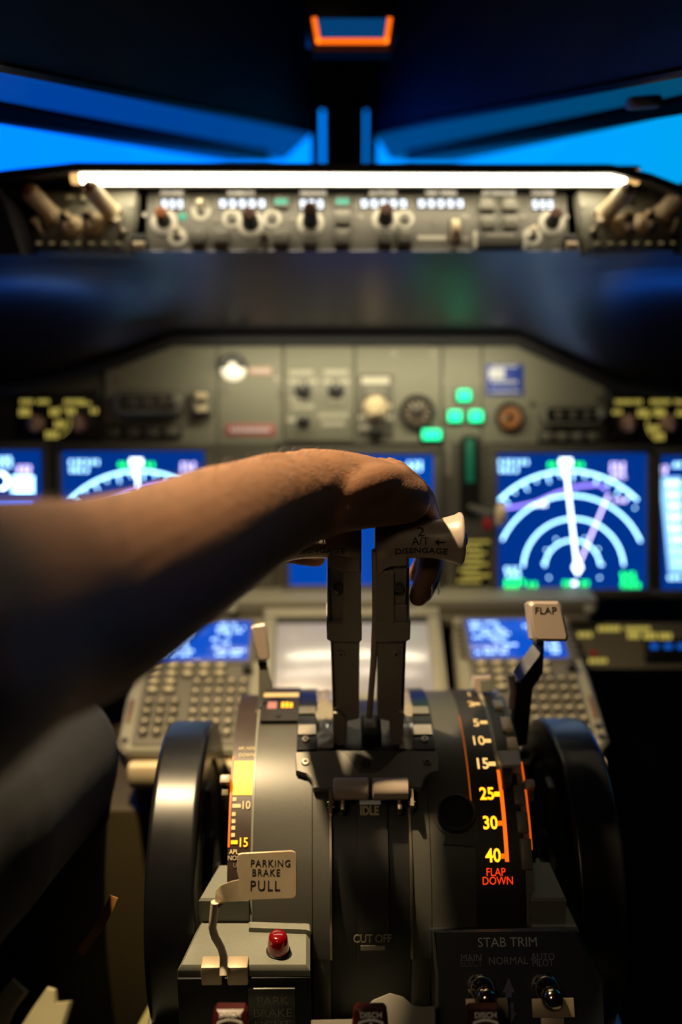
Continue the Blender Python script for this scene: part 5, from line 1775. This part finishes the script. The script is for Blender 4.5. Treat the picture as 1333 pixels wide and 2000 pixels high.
# ------------------------------------------------------------------ start levers
for px0, px1, lab, side in ((650, 722, 'cream roller-shaped start lever above IDLE, on the parking brake side', -1), (726, 800, 'cream roller-shaped start lever above IDLE, on the horn knob side', 1)):
    m0 = DRUM.at((px0 + px1) / 2, 1546, 0.016)
    P = Plane(m0.translation, da_((px0 + px1) / 2, 1546, 0.016))
    t = thing('start_lever', lab, 'lever', P.at((px0 + px1) / 2, 1546), 'the pair of engine start levers')
    ti = t.matrix_world.inverted()
    u0, v0 = P.loc(px0 + 1, 1541); u1, _ = P.loc(px1 - 1, 1541)
    r = 0.0092
    part('grip', MB().lathe([(r * 0.80, u0), (r, u0 + 0.0012), (r, u1 - 0.0012), (r * 0.80, u1)], 32, axis='x'), M_CREAM, t, m=ti @ P.mat(0, v0, 0))
    uo = u0 if side < 0 else u1
    q = part('arm', MB().prism([(-0.0015, -0.012), (0.0015, -0.012), (0.0015, 0.003), (-0.0015, 0.003)], -0.020, 0.003, 0.0005), M_STEEL, t, m=ti @ P.mat(uo + side * 0.002, v0 - 0.004, 0))
    part('arm_bolt', MB().lathe([(0.003, -0.003), (0.003, 0.003)], 14, axis='x'), M_CHROME, t, m=ti @ P.mat(uo + side * 0.002, v0 - 0.012, -0.004))
    part('arm_web', MB().box((0, -0.010, -0.008), (0.004, 0.014, 0.014), 0.0008), M_STEEL, t, m=ti @ P.mat(uo - side * 0.008, v0, 0))

# ------------------------------------------------------------------ speed brake lever
SB = Plane(at_depth(510, 1300, 0.925), 10)
t = thing('speed_brake_lever', 'slim silver lever with a pinkish tag, between left keypad and quadrant', 'lever', SB.at(500, 1430))
ti = t.matrix_world.inverted()
part('tag', MB().prism([SB.loc(*p) for p in ((490, 1226), (497, 1222), (516, 1219), (520, 1224), (527, 1284), (522, 1290), (508, 1290), (503, 1284))][::-1], -0.006, 0.0, 0.0015), M_CREAM, t, m=ti @ SB.m)
part('ferrule', MB().prism([SB.loc(*p) for p in ((504, 1290), (522, 1290), (523, 1301), (505, 1302))][::-1], -0.006, 0.001, 0.0008), M_CHROME, t, m=ti @ SB.m)
part('arm', MB().prism([SB.loc(*p) for p in ((506, 1302), (522, 1301), (532, 1340), (530, 1348), (520, 1346), (512, 1366), (506, 1392), (500, 1392), (505, 1360))][::-1], -0.004, 0.0, 0.0006), M_PED, t, m=ti @ SB.m)
part('strap', MB().tube([(*SB.loc(505, 1388), -0.002), (*SB.loc(500, 1412), -0.004), (*SB.loc(496, 1446), -0.012), (*SB.loc(494, 1462), -0.02)], 0.0026, 8), M_CREAM, t, m=ti @ SB.m)

# ------------------------------------------------------------------ flap lever
FL = Plane(at_depth(1066, 1212, 0.86), 22)
t = thing('flap_lever', 'dark cranked lever with pale knob lettered FLAP', 'lever', FL.at(1012, 1455))
ti = t.matrix_world.inverted()
kn = MB().prism([FL.loc(*p) for p in ((1034, 1180), (1040, 1174), (1092, 1174), (1098, 1180), (1112, 1246), (1109, 1253), (1048, 1253), (1042, 1247))][::-1], -0.020, 0.0, 0.003)
part('knob', kn, M_CREAM, t, m=ti @ FL.m)
u, v = FL.loc(1066, 1193)
text(t, 'FLAP', 0.0084, (0, 0, 0), M_INK, 1.05, 1.04, m=ti @ FL.mat(u, v, 0.0003))
FA = Plane(at_depth(1030, 1350, 0.895), -8)
bl_ = [(1050, 1252), (1064, 1252), (1062, 1312), (1052, 1330), (1042, 1346), (1038, 1380), (1030, 1456), (998, 1462), (1004, 1390), (1009, 1334), (1022, 1310), (1046, 1270)]
part('blade', MB().prism([FA.loc(*p) for p in bl_][::-1], -0.012, 0.0, 0.001), M_BLACK, t, m=ti @ FA.m)
FB = Plane(at_depth(1030, 1296, 0.872), 30, yaw=-48)
part('crank_face', MB().prism([FB.loc(*p) for p in ((1040, 1258), (1062, 1262), (1054, 1282), (1014, 1334), (1003, 1311))][::-1], -0.002, 0.0, 0.0005), mat('satin_steel', '#a8aab0', 0.35, 1.0), t, m=ti @ FB.m)
part('edge_rail', MB().tube([(*FA.loc(998, 1316), 0.001), (*FA.loc(1003, 1345), 0.001), (*FA.loc(1001, 1385), -0.002)], 0.0032, 8), M_CREAM, t, m=ti @ FA.m)
FC = Plane(DRUM.at(994, 1490, 0.010).translation, da_(994, 1490, 0.010))
part('carriage', MB().prism([FC.loc(*p) for p in ((970, 1470), (1014, 1468), (1018, 1498), (980, 1500))][::-1], -0.010, 0.004, 0.0012), mat('carriage_grey', '#b2b0b2', 0.4), t, m=ti @ FC.m)
part('carriage_foot', MB().prism([FC.loc(*p) for p in ((980, 1498), (1002, 1498), (1000, 1530), (984, 1530))][::-1], -0.014, 0.0, 0.0012), M_QUAD, t, m=ti @ FC.m)
# small gate stop at the top of the flap scale
FG = Plane(at_depth(944, 1338, 0.965), 20)
t = thing('gate_stop', 'small pale block at the top of the flap scale before the right keypad', 'bracket', FG.at(944, 1352))
part('block', MB().prism([FG.loc(*p) for p in ((926, 1322), (960, 1320), (964, 1350), (934, 1356), (924, 1344))][::-1], -0.01, 0.0, 0.0015), M_CREAM, t, m=t.matrix_world.inverted() @ FG.m)
part('block_face', MB().prism([FG.loc(*p) for p in ((938, 1328), (962, 1326), (962, 1350), (940, 1352))][::-1], 0.0, 0.0015, 0.0005), M_PED, t, m=t.matrix_world.inverted() @ FG.m)

# ------------------------------------------------------------------ the pilot: right arm reaching to the levers, dark trouser leg
def skin_mat():
    m = mat('skin', '#6e4e3a', 0.62, vary=0.22, scale=22, bump=0.0, sss=0.12, spec=0.25)
    nt = m.node_tree
    b = nt.nodes['Principled BSDF']
    tc = nt.nodes.new('ShaderNodeTexCoord')
    n1 = nt.nodes.new('ShaderNodeTexNoise'); n1.inputs['Scale'].default_value = 120; n1.inputs['Detail'].default_value = 6
    n2 = nt.nodes.new('ShaderNodeTexVoronoi'); n2.inputs['Scale'].default_value = 650
    ad = nt.nodes.new('ShaderNodeMath'); ad.operation = 'MULTIPLY_ADD'; ad.inputs[1].default_value = 0.35
    bp = nt.nodes.new('ShaderNodeBump'); bp.inputs['Strength'].default_value = 0.45; bp.inputs['Distance'].default_value = 0.0012
    nt.links.new(tc.outputs['Object'], n1.inputs['Vector']); nt.links.new(tc.outputs['Object'], n2.inputs['Vector'])
    nt.links.new(n2.outputs['Distance'], ad.inputs[0]); nt.links.new(n1.outputs['Fac'], ad.inputs[2])
    nt.links.new(ad.outputs[0], bp.inputs['Height']); nt.links.new(bp.outputs['Normal'], b.inputs['Normal'])
    return m


def loft(mb, secs, n=28):
    """body of elliptic sections: (px, py, depth, half across the picture, half along the view)"""
    C = [at_depth(s[0], s[1], s[2]) for s in secs]
    rows = []
    for i, (c, s) in enumerate(zip(C, secs)):
        t = (C[min(i + 1, len(C) - 1)] - C[max(i - 1, 0)]).normalized()
        v = (c - CAM).normalized()
        sd = t.cross(v).normalized()
        bd = sd.cross(t).normalized()
        rows.append([c + sd * (s[3] * cos(2 * pi * k / n)) + bd * (s[4] * sin(2 * pi * k / n)) for k in range(n)])
    vs_ = [p for r in rows for p in r]
    fs = [(i * n + k, i * n + (k + 1) % n, (i + 1) * n + (k + 1) % n, (i + 1) * n + k) for i in range(len(rows) - 1) for k in range(n)]
    fs.append(tuple(range(n))[::-1]); fs.append(tuple((len(rows) - 1) * n + k for k in range(n)))
    mb.add(vs_, fs)
    return C


def spline(pts, k=5):
    """smooth interpolation through tuples"""
    out = []
    n = len(pts)
    for i in range(n - 1):
        p0, p1, p2, p3 = pts[max(i - 1, 0)], pts[i], pts[i + 1], pts[min(i + 2, n - 1)]
        for j in range(k):
            t = j / k
            out.append(tuple(0.5 * (2 * b + (c - a) * t + (2 * a - 5 * b + 4 * c - d) * t * t + (3 * b - a - 3 * c + d) * t ** 3) for a, b, c, d in zip(p0, p1, p2, p3)))
    out.append(pts[-1])
    return out


def limb(mb, pts, n=14):
    """tapering round limb through (px, py, depth, radius), ends rounded"""
    pts = spline(pts, 6)
    P = [at_depth(p[0], p[1], p[2]) for p in pts]
    r = [p[3] for p in pts]
    e0 = (P[0] - P[1]).normalized(); e1 = (P[-1] - P[-2]).normalized()
    P2, r2 = [], []
    for a in (75, 50, 25):
        P2.append(P[0] + e0 * r[0] * sin(radians(a))); r2.append(r[0] * cos(radians(a)))
    P2 += P; r2 += r
    for a in (25, 50, 75):
        P2.append(P[-1] + e1 * r[-1] * sin(radians(a))); r2.append(r[-1] * cos(radians(a)))
    mb.tube(P2, r2, n)
    return P


def ball(mb, px, py, d, r):
    c = at_depth(px, py, d)
    mb.lathe([(r * sin(radians(a)), -r * cos(radians(a))) for a in (12, 35, 60, 90, 120, 145, 168)], 14, c)


def fuse(o, voxel, smooth, factor=0.5):
    """one continuous skin from overlapping limbs"""
    md = o.modifiers.new('fuse', 'REMESH'); md.mode = 'VOXEL'; md.voxel_size = voxel; md.use_smooth_shade = True
    ms = o.modifiers.new('soften', 'SMOOTH'); ms.iterations = smooth; ms.factor = factor
    bpy.context.view_layer.update()
    dg = bpy.context.evaluated_depsgraph_get()
    me = bpy.data.meshes.new_from_object(o.evaluated_get(dg))
    o.modifiers.clear()
    old = o.data
    o.data = me
    me.name = o.name
    bpy.data.meshes.remove(old)
    for p in me.polygons:
        p.use_smooth = True


M_SKIN = skin_mat()
per = thing('person', 'person at the left gripping the thrust levers with bare hairy forearm, dark trousers', 'person', T((-0.60, 0.15, 0.0)))
pi_ = per.matrix_world.inverted()
ARM = [(-420, 1345, .315, .058, .056), (-200, 1290, .375, .060, .056), (0, 1212, .450, .0555, .050), (150, 1174, .512, .0535, .046), (300, 1106, .578, .0475, .042),
       (420, 1042, .635, .0430, .036), (500, 1004, .676, .0385, .031), (570, 978, .708, .0350, .029), (640, 962, .742, .0325, .033), (720, 962, .770, .0275, .041), (785, 972, .790, .0210, .034), (806, 978, .796, .0150, .026)]
mb = MB()
loft(mb, spline(ARM, 4))
limb(mb, [(735, 955, .752, .016), (784, 944, .768, .0120), (822, 984, .797, .0110), (840, 1040, .834, .0106), (838, 1108, .842, .0104), (818, 1166, .836, .0086)])
limb(mb, [(725, 950, .775, .016), (776, 934, .795, .0122), (824, 974, .832, .0112), (840, 1040, .862, .0106), (842, 1110, .862, .0104), (828, 1158, .856, .0088)])
limb(mb, [(715, 948, .800, .015), (768, 926, .820, .0118), (812, 962, .860, .0108), (830, 1025, .884, .0104), (832, 1088, .882, .0098), (815, 1122, .872, .0084)])
limb(mb, [(700, 940, .820, .014), (760, 922, .842, .0106), (802, 950, .874, .0094), (818, 1000, .890, .0090), (806, 1052, .884, .0076)])
limb(mb, [(560, 985, .690, .020), (534, 1030, .712, .0185), (490, 1050, .765, .0140), (505, 1066, .838, .0112), (618, 1088, .846, .0090)])
# thumb muscle, knuckles, wrist bone, tendons and veins under the skin
limb(mb, [(560, 985, .690, .014), (630, 985, .715, .0150), (690, 960, .728, .0170), (735, 948, .742, .0170), (775, 944, .760, .0135)])
limb(mb, [(660, 1002, .715, .012), (720, 998, .742, .0135), (760, 990, .765, .012)])
for px, py, d, r in ((781, 938, .770, .0132), (773, 929, .797, .0132), (762, 922, .822, .0124), (744, 918, .843, .0110), (823, 986, .799, .0117), (825, 976, .833, .0119), (566, 912, .735, .012)):
    ball(mb, px, py, d, r)
for pts, r in (([(600, 888, .738), (690, 900, .752), (780, 924, .775)], .0034), ([(590, 882, .752), (680, 890, .77), (775, 914, .802)], .0034), ([(560, 905, .705), (610, 912, .715), (660, 925, .722), (720, 930, .74)], .0036),
               ([(470, 905, .672), (540, 888, .69), (600, 900, .712), (640, 890, .728), (700, 905, .745)], .0026), ([(500, 950, .650), (580, 940, .682), (640, 950, .70)], .0040)):
    limb(mb, [p + (r,) for p in pts], 8)
def wlimb(mb, pts, n=14):
    pts = spline([tuple(p) for p in pts], 5)
    mb.tube([Vector(p[:3]) for p in pts], [p[3] for p in pts], n)


# out of the frame: elbow, upper arm, neck, head and the resting left arm of the same body
el = at_depth(-330, 1325, .34)
wlimb(mb, [(*at_depth(-200, 1290, .375), .054), (*el, .056), (el.x - 0.07, el.y - 0.03, el.z + 0.01, .056), (-0.37, 0.17, 1.06, .056), (-0.45, 0.12, 1.10, .066)])
wlimb(mb, [(-0.45, 0.12, 1.10, .07), (-0.60, 0.08, 1.12, .09), (-0.75, 0.10, 1.09, .07)])
wlimb(mb, [(-0.60, 0.08, 1.10, .07), (-0.60, 0.10, 1.24, .058)])
wlimb(mb, [(-0.60, 0.115, 1.19, .055), (-0.60, 0.125, 1.25, .072), (-0.60, 0.115, 1.33, .080), (-0.60, 0.105, 1.39, .074), (-0.60, 0.10, 1.425, .045)], 20)
wlimb(mb, [(-0.60, 0.19, 1.32, .008), (-0.60, 0.212, 1.295, .012), (-0.60, 0.195, 1.283, .009)], 8)
wlimb(mb, [(-0.625, 0.183, 1.258, .007), (-0.60, 0.19, 1.256, .008), (-0.575, 0.183, 1.258, .007)], 8)
for sx_ in (-1, 1):
    wlimb(mb, [(-0.60 + sx_ * .078, 0.10, 1.335, .012), (-0.60 + sx_ * .084, 0.098, 1.315, .014), (-0.60 + sx_ * .078, 0.104, 1.29, .008)], 8)
wlimb(mb, [(-0.75, 0.10, 1.09, .062), (-0.82, 0.18, 0.90, .050), (-0.80, 0.28, 0.80, .044), (-0.70, 0.45, 0.78, .030), (-0.66, 0.52, 0.775, .034), (-0.64, 0.57, 0.765, .028)])
body = part('body', mb, M_SKIN, per, m=pi_)
fuse(body, 0.0026, 5)
# fingernails on the two fingers that show below the grip
for px, py, d, tl in ((824, 1152, .8300, 10), (838, 1148, .8515, 12)):
    part('fingernail', MB().prism(rrect(0.0085, 0.0110, 0.0035), 0, 0.0006, 0.0002), mat('nail', '#b98a72', 0.3), per, m=pi_ @ frame(at_depth(px, py, d + 0.006), 0, 78) @ T((0, 0, 0.0084)) @ RZ(6))
# fine hair along the upper edge of the forearm
rnd = random.Random(11)
hb = MB()
dense = spline(ARM, 12)
for i in range(620):
    k = rnd.randint(24, 96)
    if k + 1 >= len(dense): continue
    s = dense[k]
    c = at_depth(*s[:3]); c2 = at_depth(*dense[k + 1][:3])
    t = (c2 - c).normalized(); v = (c - CAM).normalized()
    sd = t.cross(v).normalized(); bd = sd.cross(t).normalized()
    if sd.z < 0: sd = -sd
    a = radians(rnd.uniform(-75, 100))
    nrm = (sd * cos(a) / s[3] + bd * sin(a) / s[4]).normalized()
    p = c + sd * (s[3] * cos(a)) + bd * (s[4] * sin(a))
    ln = rnd.uniform(0.005, 0.011)
    side = t.cross(nrm).normalized() * rnd.uniform(-0.4, 0.4)
    q1 = p + (nrm * 0.45 + t * 0.7 + side).normalized() * ln * 0.5
    q2 = q1 + (nrm * 0.2 + t * 0.9 + side).normalized() * ln * 0.5
    hb.tube([p - nrm * 0.001, q1, q2], [0.00016, 0.00013, 0.00005], 3)
h = part('arm_hair', hb, mat('hair', '#20140d', 0.6, vary=0), per, m=pi_)
h['kind'] = 'stuff'
# trousers: thigh, knee and shin
mb = MB()
wlimb(mb, [(-0.49, 0.16, 0.62, .095), (-0.41, 0.38, 0.68, .090), (*at_depth(-120, 1640, .70), .080)], 18)
wlimb(mb, [(-0.71, 0.16, 0.62, .095), (-0.74, 0.45, 0.66, .085), (-0.76, 0.72, 0.66, .065), (-0.77, 0.80, 0.40, .058), (-0.77, 0.84, 0.12, .05)], 18)
wlimb(mb, [(-0.49, 0.14, 0.62, .10), (-0.60, 0.12, 0.62, .12), (-0.71, 0.14, 0.62, .10)], 18)
limb(mb, [(-120, 1640, .70, .082), (50, 1520, .86, .074), (84, 1482, .925, .068), (78, 1560, .95, .066), (78, 1700, .97, .063), (90, 1850, 1.0, .060), (118, 2010, 1.04, .056), (150, 2180, 1.08, .054)], 22)
for pts, r in (([(-60, 1590, .66), (40, 1500, .80), (120, 1440, .87), (170, 1430, .90)], .010), ([(-100, 1700, .66), (0, 1620, .78), (90, 1560, .88), (150, 1545, .91)], .010), ([(-60, 1790, .70), (30, 1700, .84), (110, 1620, .91), (170, 1600, .93)], .009),
               ([(0, 1400, .78), (90, 1390, .86), (160, 1400, .90)], .012), ([(190, 1420, .90), (205, 1500, .93), (190, 1600, .94)], .012)):
    limb(mb, [p + (r,) for p in pts], 8)
tr = part('trousers', mb, M_DENIM, per, m=pi_)
fuse(tr, 0.006, 6)

mb = MB()
rows = []
for z, w_, d_ in ((0.60, .19, .125), (0.75, .175, .115), (0.92, .20, .13), (1.05, .205, .12), (1.12, .15, .10), (1.165, .075, .075)):
    rows.append([Vector((-0.60 + w_ * cos(2 * pi * k / 24), 0.08 + d_ * sin(2 * pi * k / 24), z)) for k in range(25)])
mb.grid(rows)
wlimb(mb, [(-0.46, 0.11, 1.085, .078), (-0.42, 0.14, 1.08, .074), (-0.345, 0.19, 1.055, .068)], 20)
wlimb(mb, [(-0.74, 0.11, 1.08, .078), (-0.79, 0.15, 0.98, .070), (-0.815, 0.19, 0.90, .062)], 20)
part('shirt', mb, mat('shirt_dark', '#14171f', 0.9, vary=0.25, scale=40, bump=0.4), per, m=pi_, sharp=70)
mb = MB()
for r_, (dx2, dy2, z) in ((.083, (0, -0.012, 1.375)), (.078, (0, -0.02, 1.34)), (.07, (0, -0.025, 1.30))):
    mb.lathe([(r_ * sin(radians(a)), -r_ * cos(radians(a))) for a in (10, 40, 65, 90, 115, 140, 170)], 18, (-0.60 + dx2, 0.10 + dy2, z))
part('hair', mb, mat('hair', '#20140d', 0.6, vary=0), per, m=pi_, sharp=80)
for sx_ in (-1, 1):
    part('eye', MB().lathe([(0.011 * sin(radians(a)), -0.011 * cos(radians(a))) for a in (10, 45, 90, 135, 170)], 12, (-0.60 + sx_ * 0.030, 0.176, 1.325)), mat('eye_white', '#d0c8bc', 0.2, vary=0), per, m=pi_)

# ------------------------------------------------------------------ seat and odd pieces low at the left
st_ = thing('pilot_seat', 'dark seat edge low at the left with pale frame brackets', 'seat', T((-0.30, 0.45, 0.0)))
si = st_.matrix_world.inverted()
part('cushion', MB().box((-0.30, -0.25, 0.46), (0.48, 0.50, 0.11), 0.03), M_SEAT, st_)
part('backrest', MB().box((-0.30, -0.55, 0.86), (0.46, 0.11, 0.74), 0.04), M_SEAT, st_)
part('pedestal_leg', MB().box((-0.30, -0.25, 0.20), (0.26, 0.30, 0.40), 0.02), M_BLACK, st_)
part('frame_tube', MB().tube([at_depth(60, 2060, .665), at_depth(-60, 2200, .64), Vector((-0.36, 0.36, 0.50)), Vector((-0.42, 0.28, 0.44))], 0.010, 10), M_BLACK, st_, m=si)
SB2 = Plane(at_depth(85, 1960, 0.66), 50)
part('frame_bracket', MB().prism([SB2.loc(*p) for p in ((36, 2010), (60, 1972), (92, 1926), (108, 1930), (110, 1956), (140, 1953), (122, 2012), (110, 2060), (10, 2060))][::-1], -0.006, 0.0, 0.002), M_PALE, st_, m=si @ SB2.m)
part('frame_bracket', MB().prism([SB2.loc(*p) for p in ((-60, 2040), (-20, 1950), (20, 1905), (48, 1930), (20, 1968), (-20, 2060))][::-1], -0.012, -0.006, 0.002), M_OLIVE, st_, m=si @ SB2.m)
SP3 = Plane(at_depth(190, 1815, 0.83), 20)
t = thing('strap', 'short tan strap curling out from the dark trouser leg', 'strap', SP3.at(190, 1815))
cv = [SP3.loc(*p) for p in ((222, 1752), (212, 1776), (200, 1800), (184, 1824), (168, 1846), (156, 1862))]
part('webbing', MB().ribbon(cv, 0.0072, -0.002, 0.002), M_TAN, t, m=t.matrix_world.inverted() @ SP3.m)
# pale flange at the pedestal foot; the light on it is a glow in its material
pl_ = [at_z(x, y, 0.40) for x, y in ((314, 1920), (262, 2012), (250, 2100), (330, 2100), (335, 1945))]
part('footwell_light', MB().prism([(p.x, p.y) for p in pl_][::-1], 0.385, 0.40, 0.002), mat('footwell_glow', '#8a7a48', 0.5, 0, '#d8b860', 0.55, vary=0), pb, m=pb.matrix_world.inverted(), label='pale yellow glowing strip at the pedestal foot')
